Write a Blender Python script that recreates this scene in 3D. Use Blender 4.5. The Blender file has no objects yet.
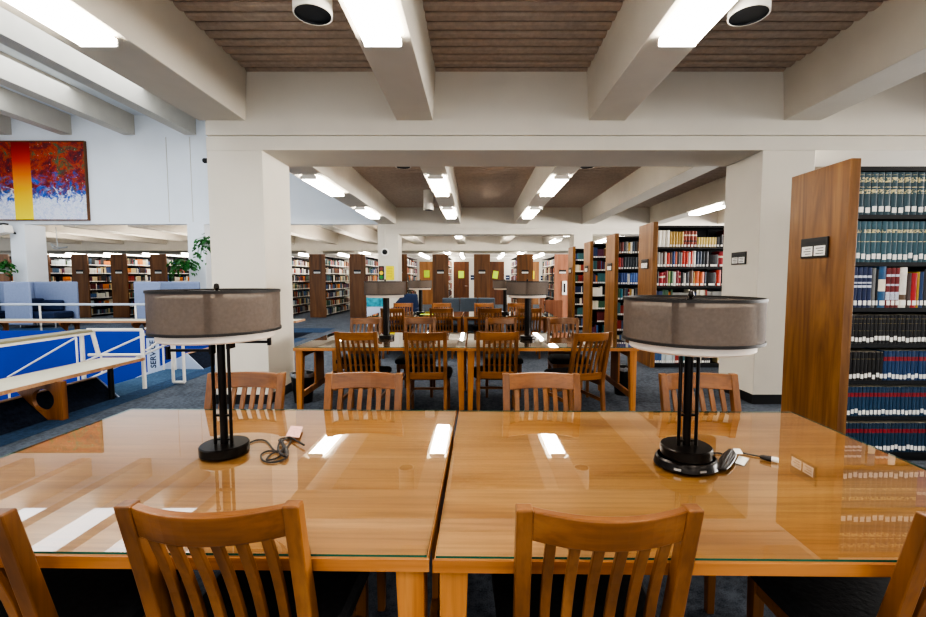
import bpy, bmesh, math, random
from mathutils import Vector, Matrix
R = math.radians
PI = math.pi
C = bpy.context.scene.collection
rnd = random.Random(7)

# ------------------------------------------------------------------ camera
EYE, FPX = 1.44, 440.0
PITCH = math.atan(29.5 / 440)
cam_d = bpy.data.cameras.new('camera')
cam = bpy.data.objects.new('camera', cam_d)
C.objects.link(cam)
cam.location = (0, 0, EYE)
cam.rotation_euler = (PI / 2 - PITCH, 0, 0)
cam_d.sensor_width = 36
cam_d.lens = FPX / 926 * 36
cam_d.shift_x = -12 / 926
cam_d.clip_start = 0.02
cam_d.clip_end = 200
bpy.context.scene.camera = cam

def P(x, y, Y=None, Z=None):
    """a photo pixel taken back to the place, on the plane at depth Y or height Z"""
    u = (x - 475) / FPX; v = (308.5 - y) / FPX
    d = Vector((u, math.cos(PITCH) + v * math.sin(PITCH), -math.sin(PITCH) + v * math.cos(PITCH)))
    t = Y / d.y if Y is not None else (Z - EYE) / d.z
    return Vector((0, 0, EYE)) + d * t

# ------------------------------------------------------------------ materials
def srgb(h):
    h = h.lstrip('#')
    f = lambda c: c / 12.92 if c <= .04045 else ((c + .055) / 1.055) ** 2.4
    return tuple(f(int(h[i:i + 2], 16) / 255) for i in (0, 2, 4)) + (1,)

class N:
    def __init__(s, name):
        s.m = bpy.data.materials.new(name); s.m.use_nodes = True
        s.t = s.m.node_tree; s.b = s.t.nodes['Principled BSDF']; s.out = s.t.nodes['Material Output']
    def n(s, kind, **kw):
        nd = s.t.nodes.new(kind)
        for k, v in kw.items():
            if k in nd.inputs: nd.inputs[k].default_value = v
            else: setattr(nd, k, v)
        return nd
    def l(s, a, b): s.t.links.new(a, b)
    def math(s, op, a, b=None, clamp=False):
        nd = s.t.nodes.new('ShaderNodeMath'); nd.operation = op; nd.use_clamp = clamp
        for i, q in enumerate((a, b)):
            if q is None: continue
            if isinstance(q, (int, float)): nd.inputs[i].default_value = q
            else: s.l(q, nd.inputs[i])
        return nd.outputs[0]
    def ramp(s, fac, stops, interp='LINEAR'):
        nd = s.t.nodes.new('ShaderNodeValToRGB'); nd.color_ramp.interpolation = interp
        e = nd.color_ramp.elements
        while len(e) < len(stops): e.new(.5)
        for i, (p, c) in enumerate(stops): e[i].position = p; e[i].color = c
        s.l(fac, nd.inputs[0]); return nd.outputs[0]
    def mix(s, fac, a, b, mode='MIX'):
        nd = s.t.nodes.new('ShaderNodeMix'); nd.data_type = 'RGBA'; nd.blend_type = mode
        for i, q in ((0, fac), (6, a), (7, b)):
            if isinstance(q, (int, float, tuple)): nd.inputs[i].default_value = q
            else: s.l(q, nd.inputs[i])
        return nd.outputs[2]

def plain(name, col, rough=.5, metal=0, var=.06, scale=8, bump=0, bscale=60, spec=None):
    k = N(name); c = srgb(col) if isinstance(col, str) else col
    tc = k.n('ShaderNodeTexCoord')
    nz = k.n('ShaderNodeTexNoise', Scale=scale, Detail=4.0); k.l(tc.outputs['Object'], nz.inputs['Vector'])
    lo = tuple(x * (1 - var) for x in c[:3]) + (1,); hi = tuple(min(1, x * (1 + var)) for x in c[:3]) + (1,)
    k.l(k.ramp(nz.outputs[0], [(.3, lo), (.7, hi)]), k.b.inputs['Base Color'])
    k.b.inputs['Roughness'].default_value = rough; k.b.inputs['Metallic'].default_value = metal
    if spec is not None: k.b.inputs['Specular IOR Level'].default_value = spec
    if bump:
        n2 = k.n('ShaderNodeTexNoise', Scale=bscale, Detail=3.0); k.l(tc.outputs['Object'], n2.inputs['Vector'])
        bp = k.n('ShaderNodeBump', Strength=bump, Distance=.01); k.l(n2.outputs[0], bp.inputs['Height'])
        k.l(bp.outputs[0], k.b.inputs['Normal'])
    return k.m

def wood(name, dark, mid, light, axis='X', rough=.35, scale=1.0, cath=0.0, coat=0.0, fine=.6):
    k = N(name); tc = k.n('ShaderNodeTexCoord'); oi = k.n('ShaderNodeObjectInfo')
    off = k.math('MULTIPLY', oi.outputs['Random'], 13.0)
    add = k.n('ShaderNodeVectorMath', operation='ADD'); k.l(tc.outputs['Object'], add.inputs[0]); k.l(off, add.inputs[1])
    sc = {'X': (.5, 6, 6), 'Y': (6, .5, 6), 'Z': (6, 6, .5)}[axis]
    mp = k.n('ShaderNodeMapping'); mp.inputs['Scale'].default_value = tuple(q * scale for q in sc)
    k.l(add.outputs[0], mp.inputs['Vector'])
    n1 = k.n('ShaderNodeTexNoise', Scale=1.6, Detail=5.0, Distortion=.5 + cath); k.l(mp.outputs[0], n1.inputs['Vector'])
    mp2 = k.n('ShaderNodeMapping'); mp2.inputs['Scale'].default_value = tuple((q * 9 if q > 1 else q * 4) * scale for q in sc)
    k.l(add.outputs[0], mp2.inputs['Vector'])
    n2 = k.n('ShaderNodeTexNoise', Scale=1.5, Detail=3.0); k.l(mp2.outputs[0], n2.inputs['Vector'])
    c1 = k.ramp(n1.outputs[0], [(.3, srgb(dark)), (.5, srgb(mid)), (.72, srgb(light))])
    c2 = k.ramp(n2.outputs[0], [(.34, (.72, .68, .62, 1)), (.55, (1, 1, 1, 1))])
    k.l(k.mix(fine, c1, c2, 'MULTIPLY'), k.b.inputs['Base Color'])
    k.b.inputs['Roughness'].default_value = rough
    k.b.inputs['Coat Weight'].default_value = coat; k.b.inputs['Coat Roughness'].default_value = .15
    bp = k.n('ShaderNodeBump', Strength=.08, Distance=.004); k.l(n2.outputs[0], bp.inputs['Height']); k.l(bp.outputs[0], k.b.inputs['Normal'])
    return k.m

def emit(name, col, s):
    k = N(name); c = srgb(col)
    k.b.inputs['Base Color'].default_value = c; k.b.inputs['Emission Color'].default_value = c
    k.b.inputs['Emission Strength'].default_value = s
    return k.m

M = {}
M['plaster'] = plain('plaster_cream', '#d8d2c6', .85, var=.03, scale=2, bump=.05, bscale=40)
M['plaster_white'] = plain('plaster_white', '#e4e8ec', .85, var=.02, scale=1.5, bump=.03)
M['soffit'] = plain('ceiling_cream', '#cfc8bb', .85, var=.03, scale=3)
M['back_wall'] = plain('back_wall_paint', '#cfccc4', .85, var=.03)
M['blue_wall'] = plain('blue_wall_paint', '#0a379c', .7, var=.05, scale=1)
M['corrugated'] = plain('acoustic_deck', '#b3a395', .9, var=.1, scale=20, bump=.15, bscale=90)
M['deck_far'] = plain('acoustic_deck_pale', '#aaa092', .9, var=.1, scale=12)
M['lens'] = emit('light_lens', '#fff8ec', 13)
M['lens_mid'] = emit('light_lens_mid', '#fff8ec', 15)
M['lens_far'] = emit('light_lens_far', '#fff6ea', 16)
M['fixture'] = plain('fixture_white_enamel', '#efece6', .4)
M['can'] = plain('downlight_white', '#e8e4dc', .4)
M['can_dark'] = plain('downlight_aperture', '#161a20', .4)
M['table_top'] = wood('table_oak', '#99632f', '#b47f46', '#c4925a', 'X', .4, .8, .4, 0, .85)
M['table_edge'] = wood('table_edge_oak', '#8f5a28', '#a76c34', '#b87e44', 'X', .4)
M['table_leg'] = wood('table_leg_oak', '#8a5424', '#a5692f', '#b97f42', 'Z', .4)
M['chair_v'] = wood('chair_oak_upright', '#5f3b1a', '#7d4f25', '#946335', 'Z', .35)
M['chair_h'] = wood('chair_oak_rail', '#633d1b', '#815126', '#976536', 'X', .3)
M['panel_oak'] = wood('end_panel_oak', '#66401d', '#7d5429', '#906637', 'Z', .4, .7, 1.8)
M['panel_walnut'] = wood('end_panel_brown', '#5b3a1e', '#714a28', '#825834', 'Z', .45, .7, .6)
M['panel_rose'] = wood('carrel_laminate', '#8d5b44', '#a06c52', '#ab785d', 'Z', .45, .6, .3)
M['door_oak'] = wood('door_veneer', '#4d2b16', '#5f371d', '#6f4426', 'Z', .4, .6, .6)
M['door_pale'] = wood('door_veneer_pale', '#8a5d35', '#9f6f43', '#ad7e50', 'Z', .4, .6, .6)
M['bench_ply'] = wood('bench_plywood', '#6f4220', '#8c592e', '#a06c3c', 'Z', .4)
M['bench_edge'] = wood('bench_edge_oak', '#a07450', '#b98c66', '#caa07c', 'X', .4)
M['bench_top'] = plain('bench_laminate', '#d5d0b8', .35, var=.02)
M['rail_white'] = plain('rail_white_paint', '#e0dcd4', .35, var=.02)
M['rail_cap'] = plain('rail_cap_khaki', '#8d886f', .45, var=.04)
M['bronze'] = plain('lamp_dark_bronze', '#1b1613', .28, .6, var=.05)
M['black_metal'] = plain('shelf_black_steel', '#121214', .45, .2)
M['black_plastic'] = plain('black_plastic', '#101012', .4)
M['rubber'] = plain('baseboard_black_rubber', '#141416', .5)
M['cord'] = plain('cord_black', '#262120', .45)
M['shade_trim'] = plain('shade_trim_dark', '#1d1815', .6)
M['seam'] = plain('shade_seam_brown', '#352d28', .8)
M['diffuser'] = plain('diffuser_cream', '#d9cfc4', .8, var=.02)
M['paper'] = plain('paper_white', '#e9e7e2', .7, var=.02)
M['page'] = plain('page_block', '#cfc6b2', .9, var=.1, scale=60)
M['lime'] = plain('lime_paper', '#b8d93a', .7)
M['yellow'] = plain('yellow_paper', '#e6d70c', .7)
M['ink'] = plain('ink_dark', '#26282c', .7)
M['seat'] = plain('seat_black_fabric', '#17181b', .85, var=.5, scale=45, bump=.2)
M['sofa'] = plain('sofa_slate_fabric', '#4a535d', .9, var=.08, scale=30, bump=.1)
M['screen'] = plain('privacy_screen_felt', '#8b97b4', .9, var=.04, scale=20)
M['navy'] = plain('navy_upholstery', '#1d2c4c', .85, var=.08)
M['leaf'] = plain('leaf_green', '#2f6a2c', .45, var=.35, scale=14)
M['pot'] = plain('pot_grey', '#b9bdbc', .5)
M['red'] = plain('red_enamel', '#a81d20', .4)
M['steel'] = plain('brushed_steel', '#b8bcc0', .3, .9)
M['bag'] = plain('bin_liner_clear', '#7d8186', .3, var=.3, scale=40)
M['teal_print'] = plain('teal_print', '#2b8fa3', .6, var=.5, scale=9)
M['blue_text'] = plain('sign_text_blue', '#25344f', .6)
M['banner'] = plain('banner_pale', '#b9c6dc', .7, var=.02)
M['amber'] = plain('amber_spot', '#e8c81e', .5)
M['green_spot'] = plain('green_spot', '#2f8a3c', .5)
M['red_spot'] = plain('red_spot', '#7a3430', .5)
M['outlet_rose'] = plain('tag_rose_print', '#d9a8a0', .7, var=.2, scale=90)

def carpet(name, a, b, scale=140):
    k = N(name); tc = k.n('ShaderNodeTexCoord')
    n1 = k.n('ShaderNodeTexNoise', Scale=scale, Detail=2.0); k.l(tc.outputs['Object'], n1.inputs['Vector'])
    n2 = k.n('ShaderNodeTexNoise', Scale=3.0, Detail=5.0); k.l(tc.outputs['Object'], n2.inputs['Vector'])
    n3 = k.n('ShaderNodeTexVoronoi', Scale=26.0); k.l(tc.outputs['Object'], n3.inputs['Vector'])
    f = k.math('ADD', k.math('MULTIPLY', n1.outputs[0], .6), k.math('ADD', k.math('MULTIPLY', n2.outputs[0], .3), k.math('MULTIPLY', n3.outputs[0], .25)))
    k.l(k.ramp(f, [(.38, srgb(a)), (.7, srgb(b))]), k.b.inputs['Base Color'])
    k.b.inputs['Roughness'].default_value = .95; k.b.inputs['Specular IOR Level'].default_value = .1
    bp = k.n('ShaderNodeBump', Strength=.4, Distance=.004); k.l(n1.outputs[0], bp.inputs['Height']); k.l(bp.outputs[0], k.b.inputs['Normal'])
    return k.m
M['carpet'] = carpet('carpet_slate', '#383e47', '#636a75')
M['carpet_stripe'] = carpet('carpet_blue_stripe', '#26394f', '#3d5472')
M['carpet_navy'] = carpet('carpet_navy', '#11151f', '#232a3a')
M['carpet_land'] = carpet('carpet_landing', '#33495f', '#4c6682')

def glass_mat():
    k = N('table_glass'); k.t.nodes.remove(k.b)
    tr = k.n('ShaderNodeBsdfTransparent'); tr.inputs[0].default_value = (.97, .985, .975, 1)
    gl = k.n('ShaderNodeBsdfGlossy'); gl.inputs['Roughness'].default_value = .012
    fr = k.n('ShaderNodeFresnel', IOR=1.5); ge = k.n('ShaderNodeNewGeometry'); front = k.math('SUBTRACT', 1.0, ge.outputs['Backfacing'])
    mx = k.n('ShaderNodeMixShader'); k.l(k.math('MULTIPLY', k.math('MULTIPLY', fr.outputs[0], front), 1.9, True), mx.inputs[0]); k.l(tr.outputs[0], mx.inputs[1]); k.l(gl.outputs[0], mx.inputs[2])
    k.l(mx.outputs[0], k.out.inputs[0]); return k.m
M['glass'] = glass_mat()
M['glass_edge'] = plain('glass_green_edge', '#1f5a4c', .15)

def sheer_mat():
    k = N('lamp_sheer_fabric'); tr = k.n('ShaderNodeBsdfTransparent')
    tc = k.n('ShaderNodeTexCoord'); wv = k.n('ShaderNodeTexNoise', Scale=90.0, Detail=2.0); k.l(tc.outputs['Object'], wv.inputs['Vector'])
    k.l(k.ramp(wv.outputs[0], [(.3, srgb('#584c44')), (.7, srgb('#60544b'))]), k.b.inputs['Base Color'])
    k.b.inputs['Roughness'].default_value = .8
    mx = k.n('ShaderNodeMixShader', Fac=.78); k.l(tr.outputs[0], mx.inputs[1]); k.l(k.b.outputs[0], mx.inputs[2]); k.l(mx.outputs[0], k.out.inputs[0])
    return k.m
M['sheer'] = sheer_mat()

def painting_mat(W, H):
    k = N('abstract_painting'); tc = k.n('ShaderNodeTexCoord'); sx = k.n('ShaderNodeSeparateXYZ'); k.l(tc.outputs['Object'], sx.inputs[0])
    def nz(s, d=6.0, dist=1.0, off=0):
        mp = k.n('ShaderNodeMapping'); mp.inputs['Location'].default_value = (off, off, off); k.l(tc.outputs['Object'], mp.inputs['Vector'])
        q = k.n('ShaderNodeTexNoise', Scale=s, Detail=d, Distortion=dist, Roughness=.75); k.l(mp.outputs[0], q.inputs['Vector']); return q.outputs[0]
    z = k.math('DIVIDE', sx.outputs['Z'], H)                # 0..1
    base = k.ramp(nz(2.0, 9.0), [(.3, srgb('#1c2f7a')), (.4, srgb('#4a1622')), (.47, srgb('#8e1f1c')), (.53, srgb('#c0461c')), (.57, srgb('#6a5a2c')), (.62, srgb('#2f6a4e')), (.7, srgb('#5a2f6a'))])
    base = k.mix(k.ramp(nz(6, 8.0, off=9), [(.5, (0, 0, 0, 1)), (.62, (1, 1, 1, 1))]), base, srgb('#6d1420'))
    blue = k.ramp(nz(7, 8.0, off=4), [(.35, srgb('#16236a')), (.6, srgb('#2f6fd0')), (.75, srgb('#7a2a7c'))])
    zb = k.math('ADD', z, k.math('MULTIPLY', k.math('SUBTRACT', nz(3.4, 9.0, off=2), .5), 1.5))
    base = k.mix(k.ramp(zb, [(.36, (1, 1, 1, 1)), (.5, (0, 0, 0, 1))]), base, blue)
    white = k.ramp(nz(8, 8.0, off=6), [(.4, srgb('#b9c4e0')), (.55, srgb('#e8e6ee')), (.66, srgb('#7fc0d4')), (.75, srgb('#b0559a'))])
    zw = k.math('ADD', z, k.math('MULTIPLY', k.math('SUBTRACT', nz(4.2, 9.0, off=12), .5), 1.2))
    base = k.mix(k.ramp(zw, [(.26, (1, 1, 1, 1)), (.34, (0, 0, 0, 1))]), base, white)
    sp = k.ramp(nz(14, 3.0, 0, 20), [(.68, (0, 0, 0, 1)), (.72, (1, 1, 1, 1))])
    base = k.mix(sp, base, srgb('#e6dfe2'))
    stripe = k.ramp(z, [(0, srgb('#f6e21a')), (.3, srgb('#f2c512')), (.55, srgb('#e8862a')), (.75, srgb('#d2331c')), (1, srgb('#8a0f14'))])
    m = k.math('MULTIPLY', k.math('GREATER_THAN', sx.outputs['X'], -2.29), k.math('LESS_THAN', sx.outputs['X'], -1.71))
    k.l(k.mix(m, base, stripe), k.b.inputs['Base Color']); k.b.inputs['Roughness'].default_value = .5
    return k.m

def attr_mat(name):
    k = N(name); a = k.n('ShaderNodeAttribute'); a.attribute_name = 'Col'
    k.l(a.outputs['Color'], k.b.inputs['Base Color']); k.b.inputs['Roughness'].default_value = .55
    return k.m

# ------------------------------------------------------------------ mesh helpers
class MB:
    def __init__(s): s.v = []; s.f = []; s.m = []; s.s = []
    def add(s, vs, fs, mat=0, smooth=False):
        o = len(s.v); s.v += [tuple(q) for q in vs]
        for f in fs: s.f.append(tuple(i + o for i in f)); s.m.append(mat); s.s.append(smooth)
        return s
    BF = [(0, 3, 2, 1), (4, 5, 6, 7), (0, 1, 5, 4), (1, 2, 6, 5), (2, 3, 7, 6), (3, 0, 4, 7)]
    def box(s, x0, x1, y0, y1, z0, z1, mat=0, T=None):
        vs = [Vector(q) for q in ((x0, y0, z0), (x1, y0, z0), (x1, y1, z0), (x0, y1, z0), (x0, y0, z1), (x1, y0, z1), (x1, y1, z1), (x0, y1, z1))]
        if T: vs = [T @ q for q in vs]
        return s.add(vs, s.BF, mat)
    def hexa(s, vs, mat=0): return s.add(vs, s.BF, mat)
    def prism(s, poly, axis, a, b, mat=0, smooth=False):
        """poly = 2D outline (counter-clockwise or not), extruded along axis from a to b"""
        def mk(p, t): return {'X': (t, p[0], p[1]), 'Y': (p[0], t, p[1]), 'Z': (p[0], p[1], t)}[axis]
        n = len(poly); vs = [mk(p, a) for p in poly] + [mk(p, b) for p in poly]
        s.add(vs, [tuple(range(n))[::-1], tuple(range(n, 2 * n))], mat)
        o = len(s.v) - 2 * n
        for i in range(n):
            j = (i + 1) % n; s.f.append((o + i, o + j, o + n + j, o + n + i)); s.m.append(mat); s.s.append(smooth)
        return s
    def tube(s, pts, r, n=10, mat=0, cap=True):
        pts = [Vector(p) for p in pts]; rings = []
        up = None
        for i, p in enumerate(pts):
            t = (pts[min(i + 1, len(pts) - 1)] - pts[max(i - 1, 0)]).normalized()
            if up is None: up = t.orthogonal().normalized()
            up = (up - t * up.dot(t)).normalized(); w = t.cross(up)
            rr = r[i] if isinstance(r, (list, tuple)) else r
            rings.append([p + (up * math.cos(2 * PI * k / n) + w * math.sin(2 * PI * k / n)) * rr for k in range(n)])
        vs = [q for rg in rings for q in rg]; fs = []
        for i in range(len(pts) - 1):
            for k in range(n): k2 = (k + 1) % n; fs.append((i * n + k, i * n + k2, (i + 1) * n + k2, (i + 1) * n + k))
        s.add(vs, fs, mat, True)
        if cap:
            o = len(s.v) - len(vs)
            s.f += [tuple(o + k for k in range(n))[::-1], tuple(o + (len(pts) - 1) * n + k for k in range(n))]; s.m += [mat] * 2; s.s += [False] * 2
        return s
    def lathe(s, prof, n=32, cx=0, cy=0, mat=0, sx=1, sy=1, mats=None):
        vs = []; fs = []
        for (r, z) in prof:
            vs += [(cx + sx * r * math.cos(2 * PI * k / n), cy + sy * r * math.sin(2 * PI * k / n), z) for k in range(n)]
        o = len(s.v); s.v += vs
        for i in range(len(prof) - 1):
            for k in range(n):
                k2 = (k + 1) % n
                s.f.append((o + i * n + k, o + i * n + k2, o + (i + 1) * n + k2, o + (i + 1) * n + k)); s.m.append(mats[i] if mats else mat); s.s.append(True)
        if prof[0][0] > 0 and prof[0][0] < 900: pass
        return s
    def disc(s, r, z, n=32, cx=0, cy=0, mat=0, flip=False, sx=1, sy=1):
        vs = [(cx + sx * r * math.cos(2 * PI * k / n), cy + sy * r * math.sin(2 * PI * k / n), z) for k in range(n)]
        f = tuple(range(n)); return s.add(vs, [f[::-1] if flip else f], mat)
    def cyl(s, r, z0, z1, n=32, cx=0, cy=0, mat=0, sx=1, sy=1, ch=0.0):
        prof = [(r - ch, z0), (r, z0 + ch), (r, z1 - ch), (r - ch, z1)] if ch else [(r, z0), (r, z1)]
        s.lathe(prof, n, cx, cy, mat, sx, sy)
        s.disc(r - ch, z0, n, cx, cy, mat, True, sx, sy); return s.disc(r - ch, z1, n, cx, cy, mat, False, sx, sy)
    def build(s, name, mats, parent=None, bevel=0, seg=2, sharp=35):
        me = bpy.data.meshes.new(name); me.from_pydata(s.v, [], s.f)
        if not isinstance(mats, (list, tuple)): mats = [mats]
        for m in mats: me.materials.append(m)
        me.polygons.foreach_set('material_index', s.m); me.polygons.foreach_set('use_smooth', s.s)
        me.update()
        if any(s.s):
            try: me.set_sharp_from_angle(angle=R(sharp))
            except Exception: pass
        o = bpy.data.objects.new(name, me); C.objects.link(o)
        if parent: o.parent = parent
        if bevel:
            md = o.modifiers.new('bevel', 'BEVEL'); md.width = bevel; md.segments = seg; md.limit_method = 'ANGLE'; md.angle_limit = R(40)
        return o

def tag(o, label=None, cat=None, group=None, kind=None):
    if label: o['label'] = label
    if cat: o['category'] = cat
    if group: o['group'] = group
    if kind: o['kind'] = kind
    return o
def thing(name, label, cat, loc=(0, 0, 0), rz=0, group=None):
    o = bpy.data.objects.new(name, None); C.objects.link(o); o.empty_display_size = .1
    o.location = loc; o.rotation_euler = (0, 0, rz); return tag(o, label, cat, group)
def struct(name, mb, m, parent=None, bevel=0):
    o = mb.build(name, m, parent, bevel)
    if parent is None: o['kind'] = 'structure'
    return o
KIDS = {}
def copy_tree(o, parent=None):
    c = o.copy(); C.objects.link(c)
    if parent: c.parent = parent
    for ch in o.children: copy_tree(ch, c)
    return c
def place(proto, used, loc, rz, label, group=None):
    o = proto if not used else copy_tree(proto)
    o.location = loc; o.rotation_euler = (0, 0, rz); o['label'] = label
    if group: o['group'] = group
    return o
def arc(cx, cy, r, a0, a1, n): return [(cx + r * math.cos(a0 + (a1 - a0) * i / n), cy + r * math.sin(a0 + (a1 - a0) * i / n)) for i in range(n + 1)]

# ================================================================== THE SETTING
VX = -4.6          # right edge of the stair void
VY = 10.2          # far edge of the stair void
fl = MB()
def fbox(x0, x1, y0, y1): fl.box(x0, x1, y0, y1, -.3, 0)
fbox(VX, 16, -6, 30); fbox(-30, VX, VY, 30); fbox(-30, VX, -6, 0.3)
fbox(-4.94, VX, 5.28, 6.96)
struct('floor', fl, M['carpet'])
# carpet border round the void, and the landing in the opening
b = MB(); b.box(-4.36, -4.08, .2, VY + .45, .0005, .004); b.box(-16, -4.08, VY + 1.6, VY + 2.6, .0005, .004)
struct('floor_border', b, M['carpet_stripe'])
b = MB(); b.box(-4.94, -4.361, 5.28, 6.96, .0005, .004); struct('floor_landing', b, M['carpet_land'])
b = MB(); b.box(-16, -4.37, VY + .26, VY + 1.58, .0005, .0035); struct('floor_dark_band', b, M['carpet_navy'])
# carpeted sloping kerb round the void, with oak cap
kerb = [(-4.36, 0), (-4.6, .24), (-4.72, .24), (-4.72, -.3), (-4.36, -.3)]
k_ = MB()
kk = [(-4.36, .004), (-4.6, .24), (-4.6, .004)]
k_.prism(kk, 'Y', .3, 5.28); k_.prism(kk, 'Y', 6.965, VY + .24)
k_.prism([(VY + .26, .004), (VY + .025, .235), (VY + .025, .004)], 'X', -16, -4.73)
struct('trim_1', k_, M['carpet_navy'])
k_ = MB()
k_.box(-4.66, -4.6, .3, 5.28, .19, .25); k_.box(-4.66, -4.6, 6.96, VY, .19, .25)
struct('trim_2', k_, M['bench_edge'])
k_ = MB()   # white end plates of the kerb and the white stair stringer
k_.prism([(-4.335, .0), (-4.59, .255), (-5.6, -.215), (-9.6, -2.05), (-9.6, -2.5), (-4.95, -.3), (-4.95, 0)], 'Y', 6.945, 6.96)
k_.prism([(-4.335, .0), (-4.60, .255), (-4.63, .255), (-4.38, .0)], 'Y', 5.28, 5.29)
struct('trim_3', k_, M['banner'])
# void walls
w = MB(); w.box(-16, VX - .02, VY - .02, VY - .001, -3.6, .24); struct('wall_void_far', w, M['blue_wall'])
w = MB(); w.box(VX, VX + .02, 6.96, VY, -3.6, -.31); w.box(VX, VX + .02, .3, 5.28, -3.6, -.31); struct('wall_void_right', w, M['blue_wall'])
w = MB(); w.box(-16.02, -16, .3, VY, -3.6, 0); struct('wall_void_left', w, M['blue_wall'])
w = MB(); w.box(-16, VX, .3, VY, -3.65, -3.6); struct('floor_lower', w, M['carpet_navy'])

# columns
def column(x0, x1, y0, y1, z1, m, base=True, nm='column'):
    c = MB(); c.box(x0, x1, y0, y1, 0, z1); o = struct(nm, c, m, bevel=.006)
    if base:
        c = MB(); c.box(x0 - .008, x1 + .008, y0 - .008, y1 + .008, 0, .11); struct('baseboard_column', c, M['rubber'], o)
    return o
CT = 2.87
colL = column(-2.987, -2.369, 5.0, 5.72, CT, M['plaster'])
colR = column(3.203, 3.79, 5.0, 5.72, CT, M['plaster'])
column(-3.11, -2.465, 14.2, 14.9, CT, M['plaster'])
column(3.17, 3.76, 14.2, 14.9, CT, M['plaster'])
column(-9.2, -8.654, 14.2, 14.9, 3.19, M['plaster_white'])
column(-14.88, -14.4, 14.2, 14.9, 3.19, M['plaster_white'])
column(-8.5, -7.9, 22.3, 23, CT, M['plaster'])

# cross beams with a shadow groove
def cross(x0, x1, Y0, Y1):
    c = MB()
    c.prism([(Y0, CT), (Y1, CT), (Y1, 3.85), (Y0, 3.85), (Y0, 3.035), (Y0 + .03, 3.035), (Y0 + .03, 3.01), (Y0, 3.01)], 'X', x0, x1)
    struct('ceiling_beam', c, M['plaster'])
cross(-2.987, 14, 5.0, 5.72); cross(-3.11, 14, 14.2, 14.9); cross(-30, 14, 22.4, 23.1)
# depth beams
BB = 3.19; BC = [-2.80, -.665, 1.46, 3.62, 5.78, 7.94, 10.1]; BH = .21
def dbeam(x, Y0, Y1, hw=None, z0=BB, z1=3.85, m='soffit'):
    hw = hw or (.27 if x == BC[0] else BH); c = MB(); t = .03
    c.prism([(x - hw + .01, z0), (x + hw - .01, z0), (x + hw + t, z1), (x - hw - t, z1)], 'Y', Y0, Y1); struct('ceiling_beam', c, M[m], bevel=.006)
for x in BC:
    dbeam(x, -6, 5.0); dbeam(x, 5.72, 14.2)
for x in [-2.80 - 2.16 * i for i in range(1, 9)] + BC: dbeam(x, 14.9, 22.4)
# corrugated acoustic deck
def deck(x0, x1, Y0, Y1, z, m, pitch=.142):
    c = MB(); n = int((Y1 - Y0) / pitch); pr = []
    for i in range(n + 1):
        y = Y0 + i * pitch
        pr += [(y, z + .05), (y + .012, z + .05), (y + .016, z + .012), (y + .04, z - .002), (y + .1, z - .006), (y + .13, z + .006)]
    pr = [(min(a, Y1), q) for a, q in pr]
    vs = []
    for a, q in pr: vs += [(x0, a, q), (x1, a, q)]
    c.add(vs, [(2 * i, 2 * i + 1, 2 * i + 3, 2 * i + 2) for i in range(len(pr) - 1)])
    c.box(x0, x1, Y0, Y1, z + .06, z + .08)
    struct('ceiling', c, M[m])
deck(-3, 14, -6, 5.0, 3.72, 'corrugated'); deck(-3, 14, 5.72, 14.2, 3.72, 'corrugated'); deck(-30, 14, 14.9, 22.4, 3.72, 'deck_far')
c = MB(); c.box(-30, 14, 23.1, 26, CT + .02, CT + .1); struct('ceiling', c, M['soffit'])

# atrium: tall white wall, ceiling and beams
w = MB(); w.box(-17.5, -3.11, 14.2, 14.5, 3.19, 6.7); struct('wall_atrium_far', w, M['plaster_white'])
w = MB(); w.box(-3.06, -3.0, -6, 14.2, BB + .02, 6.7); struct('wall_atrium_right', w, M['plaster_white'])
w = MB(); w.box(-17.6, -17.5, -6, 14.5, 0, 6.7); struct('wall_atrium_left', w, M['plaster_white'])
w = MB(); w.box(-17.5, -3.06, -6, 14.5, 6.58, 6.7); struct('ceiling', w, M['plaster_white'])
w = MB(); w.box(-9.75, -9.74, 14.185, 14.2, 3.25, 5.9); w.box(-9.0, -8.99, 14.185, 14.2, 3.25, 5.9); struct('trim_4', w, M['soffit'])
for xr in (-6.83, -8.78, -10.713, -12.70, -14.59, -16.5):
    c = MB(); c.box(xr - .36, xr, -6, 14.2, 5.97, 6.58); struct('ceiling_beam', c, M['soffit'], bevel=.006)

# back wall, doors
w = MB(); w.box(-30, 14, 25, 25.2, 0, 3.0); struct('wall_back', w, M['back_wall'])
w = MB(); w.box(14, 14.1, -6, 25.2, 0, 3.85); struct('wall_right', w, M['plaster_white'])
def door(i, px0, px1, m, paper, lab, tilt=0):
    a = P(px0, 279, Y=24.96).x; bq = P(px1, 279, Y=24.96).x
    d = MB(); d.box(a, bq, 24.95, 24.995, 0, 2.42); o = struct('door_%d' % i, d, M[m])
    f = MB(); f.box(a - .09, a, 24.93, 24.995, 0, 2.5); f.box(bq, bq + .09, 24.93, 24.995, 0, 2.5); f.box(a, bq, 24.93, 24.995, 2.42, 2.5)
    f.build('door_frame', M['back_wall'], o)
    h = MB(); h.tube([(bq - .1, 24.95, 1.05), (bq - .1, 24.89, 1.05), (bq - .24, 24.89, 1.05)], .012); h.build('door_handle', M['steel'], o)
    if paper:
        cx = (paper[0] + paper[1]) / 2
        p0 = P(paper[0], paper[3], Y=24.94); p1 = P(paper[1], paper[2], Y=24.94)
        wd, hg = (p1.x - p0.x), (p1.z - p0.z)
        q = MB(); q.box(-wd / 2, wd / 2, -.003, .003, -hg / 2, hg / 2); o2 = q.build('paper_notice', M['lime' if not paper[4] else 'yellow'])
        o2.location = ((p0.x + p1.x) / 2, 24.945, (p0.z + p1.z) / 2); o2.rotation_euler = (0, tilt, 0); tag(o2, lab, 'notice')
door(1, 419.5, 432.8, 'door_pale', (424, 429.5, 270.3, 277.5, 0), 'lime green notice on the pale wooden door, leftmost of the notices')
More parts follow.
